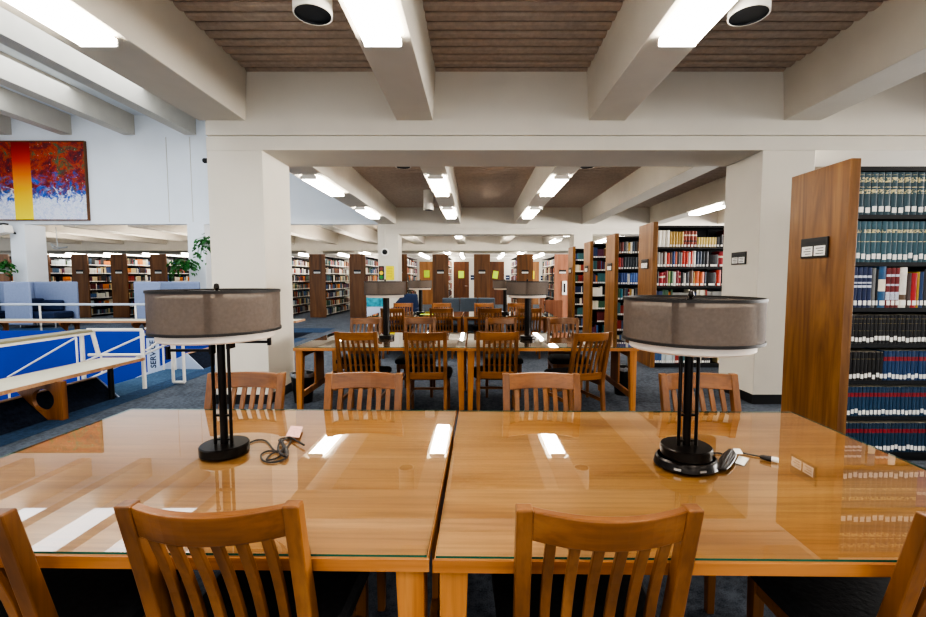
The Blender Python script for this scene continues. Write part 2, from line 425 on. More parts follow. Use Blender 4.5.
door(2, 453.5, 469, 'door_oak', (458.5, 464, 271, 278, 0), 'upright lime green notice on the dark door above the grey sofa')
door(3, 489.5, 504, 'door_oak', (492.8, 498, 271, 278.5, 0), 'crooked lime green notice on the dark door between the brown bookcase ends', R(9))
door(4, 532.5, 539, 'door_pale', (532.8, 534.5, 271, 279, 1), 'narrow yellow notice on the pale door at the right of the back wall')
for i, (px, py) in enumerate(((472, 277.5), (507.5, 277.5), (541.5, 278))):
    a = P(px, py, Y=24.98); q = MB(); q.box(-.13, .13, -.015, .015, -.13, .13); q.box(-.09, .09, -.017, -.015, -.02, .02, 1)
    o = q.build('room_sign', [M['navy'], M['banner']]); o.location = a
    tag(o, ['small navy room sign right of the dark door above the sofa', 'small navy room sign on pale wall right of the crooked notice', 'small navy room sign at the right end of the back wall'][i], 'sign')

# ================================================================== LIGHTS IN THE CEILING
def make_fixture(L):
    t = thing('ceiling_light', '', 'ceiling light'); t['kind'] = 'thing'
    b = MB(); b.box(-.11, .11, 0, L, -.02, 0); b.box(-.135, .135, 0, .012, -.075, -.02); b.box(-.135, .135, L - .012, L, -.075, -.02)
    b.build('housing', M['fixture'], t)
    b = MB(); b.prism([(-.13, -.02), (-.135, -.055), (-.12, -.075), (.12, -.075), (.135, -.055), (.13, -.02)], 'Y', .012, L - .012)
    b.build('lens', M['lens'], t); return t
fx = make_fixture(1.56); nfx = [0]
def fixture(x, y, lab, z=BB, rz=0):
    place(fx, nfx[0], (x, y, z), rz, lab, 'fluorescent ceiling lights'); nfx[0] += 1
fixture(-2.72, 1.75, 'long bright ceiling light nearest the upper left corner')
fixture(BC[1], 1.75, 'bright ceiling light at the top, between the two near downlights on the left beam')
fixture(BC[2], 1.75, 'bright ceiling light at the top right beside the round downlight')
wh = {0: 'left beam', 1: 'middle beam', 2: 'right beam'}
for i in range(3):
    fixture(BC[i], 7.53, 'nearer of two ceiling lights beyond the near cross beam, ' + wh[i])
    fixture(BC[i], 10.85, 'farther of two ceiling lights beyond the near cross beam, ' + wh[i])
fixture(BC[4], 10.2, 'bright ceiling light above the second bookcase on the right, beside the white column')
fixture(BC[4], 1.75, 'added ceiling light, out of view above the nearest bookcase at the upper right')  # added out of view to light the right column front and bookcase
fixture(BC[5], 7.53, 'added ceiling light brightening the bay above the second bookcase, far right')  # unseen fixture, added for more light in the right bay
for x, y, lab in ((BC[1], 16.6, 'small ceiling light above the brown bookcase end left of the dark doors'), (BC[3], 16.0, 'ceiling light beyond the second cross beam at right, nearer one'), (BC[3], 19.2, 'ceiling light beyond the second cross beam at right, farther one'),
               (5.78, 16.2, 'ceiling light far right beyond the second cross beam, nearer one'), (5.78, 19.2, 'ceiling light far right beyond the second cross beam, farther one')):
    fixture(x, y, lab)
for x, lab in ((-6, 'left'), (-1.5, 'middle'), (2.5, 'right')): fixture(x, 23.3, 'added ceiling light brightening the back wall behind the third cross beam, %s one' % lab, CT + .02)  # hidden fixtures, added to lighten the back wall and the soffit
for x in (BC[0], BC[1], BC[2], BC[3]):
    for y in (-1.6, -4.6): fixture(x, y, 'ceiling light behind the viewer over the near tables')

for o in list(C.objects):
    if o.name.startswith('ceiling_light') and o.location.y > 5.8:
        for ch in o.children:
            if ch.name.startswith('lens'):
                if 'mid' not in KIDS: KIDS['mid'] = ch.data.copy(); KIDS['mid'].materials[0] = M['lens_mid']
                ch.data = KIDS['mid']
dn = thing('downlight', '', 'downlight')
b = MB(); b.lathe([(.118, 0), (.128, 0), (.128, .5), (.118, .5)], 32); b.disc(.128, .5, 32); b.build('can', M['can'], dn)
b = MB(); b.disc(.118, .012, 32, flip=True); b.lathe([(.118, .012), (.118, .0)], 32); b.build('aperture', M['can_dark'], dn)
for i, (x, y, lab) in enumerate(((313, 15, 'white cylinder downlight with dark mouth at the top, left of the middle ceiling light'),
      (748.5, 16, 'white cylinder downlight with dark mouth at top right beside the ceiling light'),
      (403, 167, 'downlight half hidden behind the first cross beam, left one'), (586.5, 167, 'downlight half hidden behind the first cross beam, right one'),
      (428.5, 210, 'small white cylinder downlight left of the middle beam near the second column'), (537.5, 209.5, 'small white cylinder downlight right of the third beam'))):
    place(dn, i, P(x, y, Z=3.22) if i not in (2, 3) else P(x, y, Y=7.3), 0, lab, 'cylinder downlights')

def area(name, loc, size, power, col, rot=(0, 0, 0), sy=None):
    l = bpy.data.lights.new(name, 'AREA'); l.energy = power; l.color = col; l.size = size
    if sy: l.shape = 'RECTANGLE'; l.size_y = sy
    o = bpy.data.objects.new(name, l); C.objects.link(o); o.location = loc; o.rotation_euler = rot; return o
area('atrium_daylight', (-10.2, 5, 6.5), 8, 620, (.86, .93, 1.0), sy=14)
area('right_bay_light', (8.5, 10, 3.1), 2.5, 90, (1, .96, .9), sy=6)  # area lamp added to brighten the right bay
area('right_fill_light', (13.5, 8, 2.2), 10, 1700, (1, .97, .93), rot=(0, PI / 2, 0)).data.shape = 'RECTANGLE'  # added fill lamp out of view; the right wall has no window
bpy.data.lights['right_fill_light'].size = 2.6; bpy.data.lights['right_fill_light'].size_y = 13
w_ = bpy.data.worlds.new('world'); bpy.context.scene.world = w_; w_.use_nodes = True
w_.node_tree.nodes['Background'].inputs[0].default_value = (.95, .97, 1, 1); w_.node_tree.nodes['Background'].inputs[1].default_value = .8

# ================================================================== TABLES
TW, TD = 1.745, 1.232
def make_table():
    t = thing('library_table', '', 'table'); hx, hy = TW / 2, TD / 2
    b = MB(); b.box(-hx, hx, -hy, hy, .712, .742, 0); b.v = b.v
    o = b.build('tabletop', [M['table_top']], t, .003)
    for sy in (-1, 1): e = MB(); e.box(-hx - .003, hx + .003, *sorted((sy * (hy + .006), sy * (hy + .0005))), .711, .7425); e.build('edge_band', M['table_edge'], t)
    g = MB(); g.box(-hx + .004, hx - .004, -hy + .004, hy - .004, .7425, .7485); g.m = [0, 0, 1, 1, 1, 1]
    g.build('glass_top', [M['glass'], M['glass_edge']], t)
    for sx in (-1, 1):
        for sy in (-1, 1):
            x1 = sx * (hx - .012); x0 = sx * (hx - .085); xf = sx * (hx - .06); y1 = sy * (hy - .012); y0 = sy * (hy - .085); yf = sy * (hy - .06)
            l = MB()
            def q(a, b_, c, d, z): a, b_ = sorted((a, b_)); c, d = sorted((c, d)); return [(a, c, z), (b_, c, z), (b_, d, z), (a, d, z)]
            l.hexa(q(x1, xf, y1, yf, 0) + q(x1, x0, y1, y0, .711)); l.build('leg', M['table_leg'], t, .003)
        a = MB(); a.box(*sorted((sx * (hx - .03), sx * (hx - .055))), -hy + .09, hy - .09, .63, .711); a.build('apron', M['table_leg'], t)
        a = MB(); a.box(*sorted((sx * (hx - .022), sx * (hx - .05))), -hy + .065, hy - .065, .2, .265); a.build('stretcher', M['table_leg'], t, .003)
        a = MB(); a.box(*sorted((sx * (hx - .024), sx * (hx - .048))), -.13, .13, .266, .629); a.build('side_panel', M['table_leg'], t, .003)
    a = MB(); a.box(-hx + .06, hx - .06, -.02, .02, .62, .711); a.build('centre_rail', M['table_leg'], t)
    return t
table = make_table()
def corner_table(i, bx, by, side, rot, lab):
    """place by its back corner on the seam (side=+1: the seam is on its right)"""
    v = Matrix.Rotation(rot, 2) @ Vector((side * TW / 2, TD / 2))
    return place(table, i, (bx - v.x, by - v.y, 0), rot, lab, 'glass topped library tables')
T1L = corner_table(0, -.098, 2.288, 1, R(-.9), 'large glass topped oak table in the left foreground')
T1R = corner_table(1, -.085, 2.285, -1, R(-.8), 'large glass topped oak table in the right foreground mirroring the bookcase')
TC = [(-.972, 5.05, 'oak table of the second row, left one, beside the cream column'), (.785, 5.035, 'oak table of the second row, right one, beside the shelf end panels'),
      (-1.12, 8.71, 'oak table of the third row, left one'), (.65, 8.71, 'oak table of the third row, right one')]
for x, y, lab in TC: place(table, 1, (x, y, 0), 0, lab, 'glass topped library tables')

# ================================================================== CHAIRS
CH = .925
def make_chair():
    t = thing('slat_back_chair', '', 'chair')
    hw = .187; zt = CH
    def backy(z): return -.215 - (.118 * ((z - .44) / (zt - .44)) if z > .44 else 0)
    for sx in (-1, 1):
        l = MB(); prof = [(-.255, 0, .017), (-.215, .40, .022), (backy(.5), .5, .023), (backy(zt), zt, .018)]
        xs = [(sx * hw, .018), (sx * hw, .019), (sx * hw, .019), (sx * (hw + .004), .019)]
        vs = []
        for (y, z, d), (xc, w2) in zip(prof, xs): vs += [(xc - w2, y - d, z), (xc + w2, y - d, z), (xc + w2, y + d, z), (xc - w2, y + d, z)]
        fs = [(3, 2, 1, 0), (12, 13, 14, 15)]
        for i in range(3):
            for k in range(4): k2 = (k + 1) % 4; fs.append((i * 4 + k, i * 4 + k2, i * 4 + 4 + k2, i * 4 + 4 + k))
        l.add(vs, fs); l.build('back_leg', M['chair_v'], t, .004)
        f = MB(); f.hexa([(sx * .2 - .015, .205, 0), (sx * .2 + .015, .205, 0), (sx * .2 + .015, .235, 0), (sx * .2 - .015, .235, 0),
                          (sx * .2 - .021, .195, .41), (sx * .2 + .021, .195, .41), (sx * .2 + .021, .237, .41), (sx * .2 - .021, .237, .41)])
        f.build('front_leg', M['chair_v'], t, .003)
        f = MB(); f.box(sx * .193 - .01, sx * .193 + .01, -.22, .2, .19, .225); f.build('stretcher', M['chair_h'], t, .002)
    # crest rail, bowed back
    def bow(u): return -.045 * (1 - u * u)
    def rail(z0, z1, th, depth, name, bw=1.0, mat='chair_h'):
        r = MB(); n = 12; vs = []
        for i in range(n + 1):
            u = -1 + 2 * i / n; x = u * (hw - .012)
            for (z, s) in ((z0, -1), (z0, 1), (z1, 1), (z1, -1)): vs.append((x, backy(z) + bow(u) * bw + s * th / 2, z))
        fs = [(0, 1, 2, 3), (n * 4 + 3, n * 4 + 2, n * 4 + 1, n * 4)]
        for i in range(n):
            for k in range(4): k2 = (k + 1) % 4; fs.append((i * 4 + k, (i + 1) * 4 + k, (i + 1) * 4 + k2, i * 4 + k2))
        r.add(vs, fs); o = r.build(name, M[mat], t, .004)
    rail(zt - .085, zt - .004, .026, 0, 'crest_rail')
    rail(.43, .505, .024, 0, 'back_rail', .25)
    for i in range(6):
        u = -1 + 2 * (i + 1) / 7 ; x = u * (hw - .004); s = MB(); w2, th = .0125, .007; vs = []
        n = 6
        for j in range(n + 1):
            z = .495 + (zt - .08 - .495) * j / n; f = j / n; y = backy(z) + bow(u) * (.25 + .75 * f) - .012 * math.sin(f * PI) * -1
            vs += [(x - w2, y - th, z), (x + w2, y - th, z), (x + w2, y + th, z), (x - w2, y + th, z)]
        fs = [(3, 2, 1, 0), (n * 4, n * 4 + 1, n * 4 + 2, n * 4 + 3)]
        for j in range(n):
            for k in range(4): k2 = (k + 1) % 4; fs.append((j * 4 + k, j * 4 + k2, j * 4 + 4 + k2, j * 4 + 4 + k))
        s.add(vs, fs); s.build('slat', M['chair_v'], t, .002)
    s = MB(); s.box(-.2, .2, .2, .222, .35, .412); s.box(-.215, -.195, -.195, .195, .35, .412); s.box(.195, .215, -.195, .195, .35, .412); s.build('seat_frame', M['chair_h'], t)
    s = MB(); s.box(-.2, .2, .203, .222, .215, .24); s.build('front_stretcher', M['chair_h'], t, .002)
    # seat cushion, waterfall front
    c = MB(); pts = [(-.195, -.185), (-.235, -.1), (-.245, .12)] + arc(-.185, .2, .06, PI, PI / 2, 5) + arc(.185, .2, .06, PI / 2, 0, 5) + [(.245, .12), (.235, -.1), (.195, -.185)]
    n = len(pts); lay = [(.413, .96), (.42, 1.0), (.452, 1.0), (.468, .94), (.474, .8)]; vs = []
    for z, s_ in lay: vs += [(p[0] * s_, .02 + (p[1] - .02) * s_, z) for p in pts]
    fs = [tuple(range(n))[::1], tuple((len(lay) - 1) * n + i for i in range(n))[::-1]]
    for j in range(len(lay) - 1):
        for i in range(n): i2 = (i + 1) % n; fs.append((j * n + i, (j + 1) * n + i, (j + 1) * n + i2, j * n + i2))
    c.add(vs, fs, 0, True); c.build('seat_cushion', M['seat'], t)
    return t
chair = make_chair(); nch = [0]
LIP = .333      # crest rail sits this far behind the seat's middle
def put_chair(x, ycrest, face, rot, lab, grp):
    # face +1: sitter looks away from the camera, back rail nearest us
    a = R(rot) + (0 if face > 0 else PI)
    place(chair, nch[0], (x + math.sin(-R(rot)) * 0, ycrest + LIP * face, 0), a, lab, grp); nch[0] += 1
g = 'oak slat back chairs at the tables'
put_chair(-1.245, .945, 1, 0, 'oak slat chair in the foreground cut off by the left edge', g)
put_chair(-.612, .982, 1, 0, 'oak slat chair in the left foreground, its whole curved top rail in view', g)
put_chair(.303, .965, 1, 0, 'oak slat chair in the right foreground, right of the table seam, top rail in view', g)
put_chair(1.19, .93, 1, 0, 'oak slat chair in the foreground cut off by the right edge', g)
for x, y, lab in ((-1.255, 2.395, 'behind the left lamp stem, far side of the left front table'), (-.607, 2.385, 'second from the left at the far side of the front table'),
               (.36, 2.375, 'right of the seam at the far side of the front table'), (1.215, 2.37, 'behind the right lamp stem, far side of the right front table')):
    put_chair(x, y, -1, 0, 'oak chair ' + lab, g)
for x, y, r_, lab in ((-1.17, 4.29, 0, 'leftmost at the near side of the second table row'), (-.49, 4.27, 1, 'left of the seam at the near side of the second table row'),
                   (.226, 4.30, -1, 'right of the seam at the near side of the second table row'), (1.045, 4.22, 18, 'turned askew, rightmost at the near side of the second table row')):
    put_chair(x, y, 1, r_, 'oak chair ' + lab, g)
for x, y, lab in ((-1.447, 5.84, 'leftmost'), (-.73, 5.84, 'second from left'), (.345, 5.84, 'third from left'), (1.168, 5.84, 'rightmost')):
    put_chair(x, y, -1, 0, 'oak slat chair %s at the far side of the second table row' % lab, g)
for x, y, lab in ((-1.473, 7.80, 'leftmost'), (-.60, 7.80, 'second from left'), (.266, 7.80, 'third from left'), (.976, 7.80, 'rightmost')):
    put_chair(x, y, 1, 0, 'oak slat chair %s at near side of the third table row' % lab, g)
for x, y, lab in ((-1.542, 9.45, 'leftmost'), (-.718, 9.45, 'second from left'), (.19, 9.45, 'third from left'), (.908, 9.45, 'rightmost')):
    put_chair(x, y, -1, 0, 'orange lit oak chair %s at the far side of the third table row' % lab, g)

# ================================================================== LAMPS
TZ = .749
def make_lamp(double, arms, sdx=0.0, s0=.495, s1=.645, r=.238, seam=-1.17):
    t = thing('table_lamp', '', 'lamp')
    if double:
        b = MB(); b.lathe([(.1, 0), (.106, .006), (.1, .03), (.093, .036), (.08, .036)], 40, sx=1.08, sy=.95); b.disc(.1, 0, 40, flip=True, sx=1.08, sy=.95); b.disc(.093, .036, 40, sx=1.08, sy=.95); b.build('charging_base', M['bronze'], t)
        b = MB()
        for a in (-2.2, -1.45): b.box(-.012, .012, -.002, .002, .012, .02, T=Matrix.Translation((.106 * 1.08 * math.cos(a), .105 * .95 * math.sin(a), 0)) @ Matrix.Rotation(a + PI / 2, 4, 'Z'))
        b.build('charging_port', M['steel'], t); zb = .036; bh = .04
    else: zb = 0; bh = .038
    b = MB(); b.lathe([(.086, zb), (.09, zb + .004), (.09, zb + bh - .004), (.086, zb + bh)], 40); b.disc(.086, zb, 40, flip=True); b.disc(.086, zb + bh, 40); b.build('base', M['bronze'], t)
    b = MB(); b.cyl(.0145 if (arms or double) else .03, zb + bh, s1, 16)
    b.build('pole', M['bronze'], t)
    for sx in (-1, 1):
        b = MB(); b.tube([(sx * .032, -.006, zb + bh), (sx * .032, -.006, s0 - .005), (sx * .02, -.003, s0 + .01), (0, 0, s0 + .01)], .0062, 10); b.build('rod', M['bronze'], t)
    b = MB(); b.box(-.034, .034, -.009, .003, zb + bh + .11, zb + bh + .118); b.box(-.034, .034, -.009, .003, zb + bh + .015, zb + bh + .02); b.build('crossbar', M['bronze'], t)
    if arms:
        b = MB(); b.box(-.19, -.03, -.03, -.02, s0 - .085, s0 - .075); b.box(-.196, -.186, -.033, -.017, s0 - .115, s0 - .065); b.box(-.03, -.02, -.03, 0, s0 - .095, s0 - .055)
        b.box(.03, .17, .04, .05, s0 - .062, s0 - .052); b.box(.165, .175, .037, .053, s0 - .07, s0 - .04); b.box(.02, .03, 0, .05, s0 - .08, s0 - .045); b.build('arm', M['bronze'], t)
    b = MB(); b.lathe([(r, s0), (r, s1)], 64, sdx); b.build('lamp_shade', M['sheer'], t)
    sh = t.children[-1] if False else C.objects[-1]
    tr = MB()
    for z in (s0, s1): tr.lathe([(r - .002, z - .005), (r + .003, z - .005), (r + .003, z + .005), (r - .002, z + .005), (r - .002, z - .005)], 64, sdx)
    sm = MB()
    for k in range(3):
        a = seam + k * 2 * PI / 3; cx, cy = sdx + (r - .002) * math.cos(a), (r - .002) * math.sin(a)
        sm = MB(); sm.box(-.001, .001, -.011, .011, s0 + .005, s1 - .005, T=Matrix.Translation((cx, cy, 0)) @ Matrix.Rotation(a, 4, 'Z')); sm.build('shade_seam', M['seam'], t)
    for k in range(3):
        a = .5 + k * 2 * PI / 3; tr.tube([(sdx, 0, s1 - .002), (sdx + r * math.cos(a), r * math.sin(a), s1 - .002)], .003, 6)
    tr.build('shade_trim', M['shade_trim'], t)
    b = MB(); b.lathe([(r - .03, s1 - .02), (r - .022, s0 - .03), (r - .03, s0 - .036), (.0005, s0 - .036)], 48, sdx); b.build('diffuser', M['diffuser'], t)
    b = MB(); b.lathe([(.0, s1 + .03), (.008, s1 + .027), (.011, s1 + .012), (.006, s1 + .004), (.012, s1 - .002), (.0005, s1 - .002)][::-1], 16, sdx); b.build('finial', M['bronze'], t)
    return t
l1 = make_lamp(False, True, -.008, r=.226); l1.location = (-1.0, 1.717, TZ)
tag(l1, 'dark bronze lamp with grey drum shade and round base on the left front table', 'lamp', 'drum shade table lamps')
l2 = make_lamp(True, False, 0, .475, .62, r=.232, seam=-2.22); l2.location = (.786, 1.6, TZ)
tag(l2, 'dark bronze lamp with grey drum shade and stepped charging base on the right front table', 'lamp', 'drum shade table lamps')
l3 = make_lamp(False, False, -.01, .515, .66, seam=-1.69)
for i, (x, y, lab) in enumerate(((-1.034, 5.12, 'drum shade table lamp on the second row, in front of the poster column'), (.61, 5.06, 'drum shade table lamp on the second row, its seam facing us'),
        (-1.086, 8.79, 'small drum shade lamp on the third row, left one'), (.60, 8.79, 'small drum shade lamp on the third row, half hidden by the lamp in front'))):
    place(l3, i, (x, y, TZ), 0, lab, 'drum shade table lamps')
# cords are part of their lamps
def loop(cx, cy, rx, ry, a0, a1, n, z, rot=0):
    o = []
    for i in range(n + 1):
        a = a0 + (a1 - a0) * i / n; x, y = rx * math.cos(a), ry * math.sin(a)
        o.append((cx + x * math.cos(rot) - y * math.sin(rot), cy + x * math.sin(rot) + y * math.cos(rot), z + .004 * math.sin(3 * a)))
    return o
def smooth_tube(mb, pts, r, n=8):
    pts = [Vector(p) for p in pts]; out = []
    for i in range(len(pts) - 1):
        p0, p1, p2, p3 = pts[max(i - 1, 0)], pts[i], pts[i + 1], pts[min(i + 2, len(pts) - 1)]
        for k in range(6):
            t = k / 6; out.append(.5 * ((2 * p1) + (p2 - p0) * t + (2 * p0 - 5 * p1 + 4 * p2 - p3) * t * t + (3 * p1 - p0 - 3 * p2 + p3) * t ** 3))
    out.append(pts[-1]); mb.tube(out, r, n)
def tp(x, y, z=.004): # on the table top, in world
    q = P(x, y, Z=TZ + z); return q
def rel(l, q): return q - Vector(l.location)
b = MB()
smooth_tube(b, [rel(l1, tp(*q)) for q in ((249, 443), (257, 440), (266, 441), (273, 449), (277, 452))], .0035)
smooth_tube(b, [rel(l1, tp(*q)) for q in ((278, 452), (268, 451), (261, 455), (264, 461), (275, 462), (286, 458), (288, 451), (283, 444), (279, 440), (285, 438), (291, 440), (280, 456), (267, 460), (270, 455), (278, 450))], .0035)
smooth_tube(b, [rel(l1, tp(q[0], q[1], .012)) for q in ((280, 441), (278, 449), (284, 456), (288, 453), (282, 443), (289, 437), (297, 441), (304, 445))], .004)
smooth_tube(b, [rel(l1, tp(q[0], q[1], .016)) for q in ((281, 440), (284, 447), (280, 453), (286, 455), (285, 446))], .005)
b.build('power_cord', M['cord'], l1)
b = MB(); pq = [rel(l1, tp(*q, .012)) for q in ((286, 436), (299, 438), (303, 427), (291, 426))]
b.hexa([q + Vector((0, 0, 0)) for q in pq] + [q + Vector((0, 0, .0015)) for q in pq]); o = b.build('cord_tag', M['outlet_rose'], l1); o['label'] = 'pale pink printed paper tag'
b = MB()
smooth_tube(b, [rel(l2, tp(*q)) for q in ((711, 454), (718, 453), (724, 455), (727, 460))], .0035)
for k in range(7):
    ox = (k - 3) * .0085; a = rel(l2, tp(722, 471)); c_ = rel(l2, tp(733, 451)); d = (c_ - a)
    pts = [a + d * f + Vector((ox * (.6 + .4 * math.sin(f * PI)) + .002 * math.sin(k * 3 + f * 9), 0, .006 + .018 * math.sin(f * PI) * (1 - abs(k - 3) / 4))) for f in (0, .15, .4, .7, .9, 1)]
    smooth_tube(b, pts, .0042)
smooth_tube(b, [rel(l2, tp(*q)) for q in ((733, 453), (742, 453), (752, 455), (763, 457))], .0035)
b.build('power_cord', M['cord'], l2)
b = MB(); a = rel(l2, tp(760, 456.5, .01)); c_ = rel(l2, tp(771.5, 459, .01)); b.tube([a, a + (c_ - a) * .3, a + (c_ - a) * .95, c_], [.006, .009, .011, .011], 10); b.build('plug', M['cord'], l2)
b = MB(); e = c_ + (c_ - a) * .6; b.tube([c_, e], .0095, 10); b.build('plug_cap', M['paper'], l2)
b = MB(); pq = [rel(l2, tp(*q, .002)) for q in ((735, 463), (744, 466), (749, 459), (739, 456))]; b.hexa(pq + [q + Vector((0, 0, .0015)) for q in pq])
pq = [rel(l2, tp(*q, .02)) for q in ((736, 454), (743, 454), (740, 449), (733, 449))]; b.hexa(pq + [q + Vector((0, 0, .0015)) for q in pq])
o = b.build('cord_tag', M['paper'], l2); o['label'] = 'white paper tag'

# ================================================================== BOOKCASES ON THE RIGHT
SZ = [.07, .36, .645, .935, 1.215, 1.565, 1.925]
SZB = [.07, .385, .70, 1.015, 1.325, 1.63, 1.945]
def sign_part(parent, w, h, z, x, two=True, flip=1, frame_m='black_plastic'):
    """black sign holder with white cards, on a face looking to -X (at x), centred at y=0"""
    b = MB(); b.box(x - .014, x, -w / 2, w / 2, z - h / 2, z + h / 2); o = b.build('sign_holder', M[frame_m], parent, .003)
    n = 2 if two else 1; cw = (w - .02 * (n + 1)) / n
    for k in range(n):
        y0 = -w / 2 + .02 + k * (cw + .02); q = MB(); q.box(x - .017, x - .014, y0, y0 + cw, z - h / 2 + .015, z + h * .08)
        for r_ in range(3):
            zz = z - h / 2 + .03 + r_ * (h * .13); q.box(x - .0178, x - .017, y0 + .015, y0 + cw - .02 - .02 * ((r_ + k) % 2), zz, zz + h * .035, 1)
        q.build('card', [M['paper'], M['ink']], o)
    q = MB(); q.box(x - .016, x - .014, -w / 2 + .025, w / 2 - .06, z + h * .2, z + h * .3); q.build('header', M['ink'], o)
    return o
def make_stack(L, shelves, top=2.35, canopy=2.29, hp=.315):
    t = thing('bookcase', '', 'bookcase')
    b = MB(); b.box(0, .075, -hp, hp, 0, top); b.build('end_panel', M['panel_oak'], t, .004)
    b = MB(); b.box(L + .002, L + .05, -hp, hp, 0, top); b.build('end_panel', M['panel_oak'], t, .004)
    D = hp - .012
    for z in shelves:
        s = MB(); s.box(.076, L, -D, D, z - .02, z); s.box(.076, L, -D - .004, -D, z - .028, z + .004); s.box(.076, L, D, D + .004, z - .028, z + .004); s.build('shelf', M['black_metal'], t)
    s = MB(); s.box(.076, L, -D, D, canopy - .03, canopy); s.box(.076, L, -D - .004, -D + .012, canopy - .034, canopy); s.build('canopy', M['black_metal'], t)
    s = MB(); s.box(.076, L, -.012, .012, .02, canopy - .03); s.build('back_panel', M['black_metal'], t)
    n = int(round((L - .08) / .92))
    for k in range(n + 1):
        x = .076 + (L - .1 - .0) * k / n; s = MB(); s.box(x, x + .02, -.04, -.013, 0.0, canopy - .031); s.build('upright', M['black_metal'], t)
    s = MB(); s.box(.076, L, -D + .02, D - .02, 0, .045); s.build('kick_base', M['black_metal'], t)
    return t
st1 = make_stack(1.02, SZ); st1.location = (2.84, 3.70, 0)
tag(st1, 'tall oak ended bookcase of bound journals at the right edge, nearest', 'bookcase', 'oak ended bookcases on the right')
sign_part(st1, .29, .165, 1.70, 0)
st2 = make_stack(2.9, SZB)
for i, (x, y, lab) in enumerate(((2.845, 7.39, 'oak ended bookcase beside the white column, second from the right'), (2.80, 9.17, 'oak ended bookcase third from the right'),
                                (2.775, 10.98, 'oak ended bookcase fourth from the right'), (2.745, 12.72, 'oak ended bookcase farthest in the right hand row'))):
    if i == 0: sign_part(st2, .29, .16, 1.69, 0)
    place(st2, i, (x, y, 0), 0, lab, 'oak ended bookcases on the right')
S2 = [(2.845, 7.39), (2.80, 9.17), (2.775, 10.98), (2.745, 12.72)]

# ------------------------------------------------------------------ books
BM = {}
def bmat(h):
    if h not in BM: BM[h] = plain('book_cloth_' + h.strip('#'), h, .5, var=.12, scale=30)
    return BM[h]
def gilt(name, a, b, sc):
    k = N(name); tc = k.n('ShaderNodeTexCoord'); oi = k.n('ShaderNodeObjectInfo')
    add = k.n('ShaderNodeVectorMath', operation='ADD'); k.l(tc.outputs['Object'], add.inputs[0]); k.l(oi.outputs['Random'], add.inputs[1])
    nz = k.n('ShaderNodeTexNoise', Scale=sc, Detail=2.0); k.l(add.outputs[0], nz.inputs['Vector'])
    k.l(k.ramp(nz.outputs[0], [(.44, srgb(a)), (.54, srgb(b))]), k.b.inputs['Base Color']); k.b.inputs['Roughness'].default_value = .45
    return k.m
M['gold'] = gilt('gilt_stamp', '#2d4a50', '#c2b588', 75)
M['gold_dark'] = gilt('gilt_stamp_dark', '#1c1a18', '#8f7f52', 90)
M['silver'] = plain('silver_stamp', '#b8bcc8', .4, .2, var=.3, scale=150)
M['cream_band'] = plain('cream_band', '#dcd2bd', .6)
def book_mesh(w, d, h, body, bands=()):
    """spine looks to -Y at y=0, base on z=0, x from 0 to w; bands = (z0,z1,material)"""
    m = MB(); mats = [M['page'], bmat(body) if isinstance(body, str) else body]; bow = min(.006, w * .25)
    pts = [(0, .004), (w * .14, .001 - bow * .4), (w * .38, -bow), (w * .62, -bow), (w * .86, .001 - bow * .4), (w, .004), (w, d), (0, d)]
    zs = [0, h]; seg = []
    for (a, b_, mm) in bands:
        if mm not in mats: mats.append(mm)
        seg.append((a * h, b_ * h, mats.index(mm)))
    seg.sort(); cuts = [0.0]; ids = []
    z = 0
    for a, b_, i in seg:
        if a > z: cuts.append(a); ids.append(1)
        cuts.append(b_); ids.append(i); z = b_
    if z < h: cuts.append(h); ids.append(1)
    n = len(pts); vs = []
    for zc in cuts: vs += [(p[0], p[1], zc) for p in pts]
    fs = []; mi = []; sm = []
    for j in range(len(cuts) - 1):
        for i in range(n):
            i2 = (i + 1) % n; fs.append((j * n + i, j * n + i2, (j + 1) * n + i2, (j + 1) * n + i)); mi.append(ids[j] if i < 5 else (0 if i == 6 else 1)); sm.append(False)
    fs.append(tuple(range(n))[::-1]); mi.append(1); fs.append(tuple((len(cuts) - 1) * n + i for i in range(n))); mi.append(0); sm += [False, False]
    m.v = vs; m.f = fs; m.m = mi; m.s = sm
    return m, mats
ORD = 'first second third fourth fifth sixth seventh eighth ninth tenth eleventh twelfth thirteenth fourteenth fifteenth sixteenth seventeenth eighteenth nineteenth twentieth twenty-first twenty-second twenty-third twenty-fourth twenty-fifth twenty-sixth twenty-seventh twenty-eighth twenty-ninth thirtieth thirty-first'.split()
nbook = [0]
def proto_book(w, d, h, body, bands=(), lab=None, name='book'):
    m, mats = book_mesh(w, d, h, body, bands); o = m.build(name, mats)
    if lab:
        q = MB(); q.box(w * .18, w * .82, -min(.006, w * .25) - .0025, .002, lab[0], lab[1]); q.build('spine_label', M['paper'], o)
    return o
def row_same(X0, Y, Z, n, pitch, proto_args, label, group, jitter=.004, first=0, stop=None):
    pr = None
    for i in range(n):
        if pr is None:
            pr = o = proto_book(*proto_args); tag(o, label, 'book', group)
        else: o = copy_tree(pr)
        o.location = (X0 + i * pitch, Y + rnd.uniform(0, jitter), Z + .0008); nbook[0] += 1
        for ch in o.children: ch.location.z = rnd.choice([-.004, 0, 0, .003, .006, .012])
G = M['gold']; GD = M['gold_dark']
F1 = 3.70 - .30    # shelf front of the nearest bookcase
X0 = 2.84 + .082
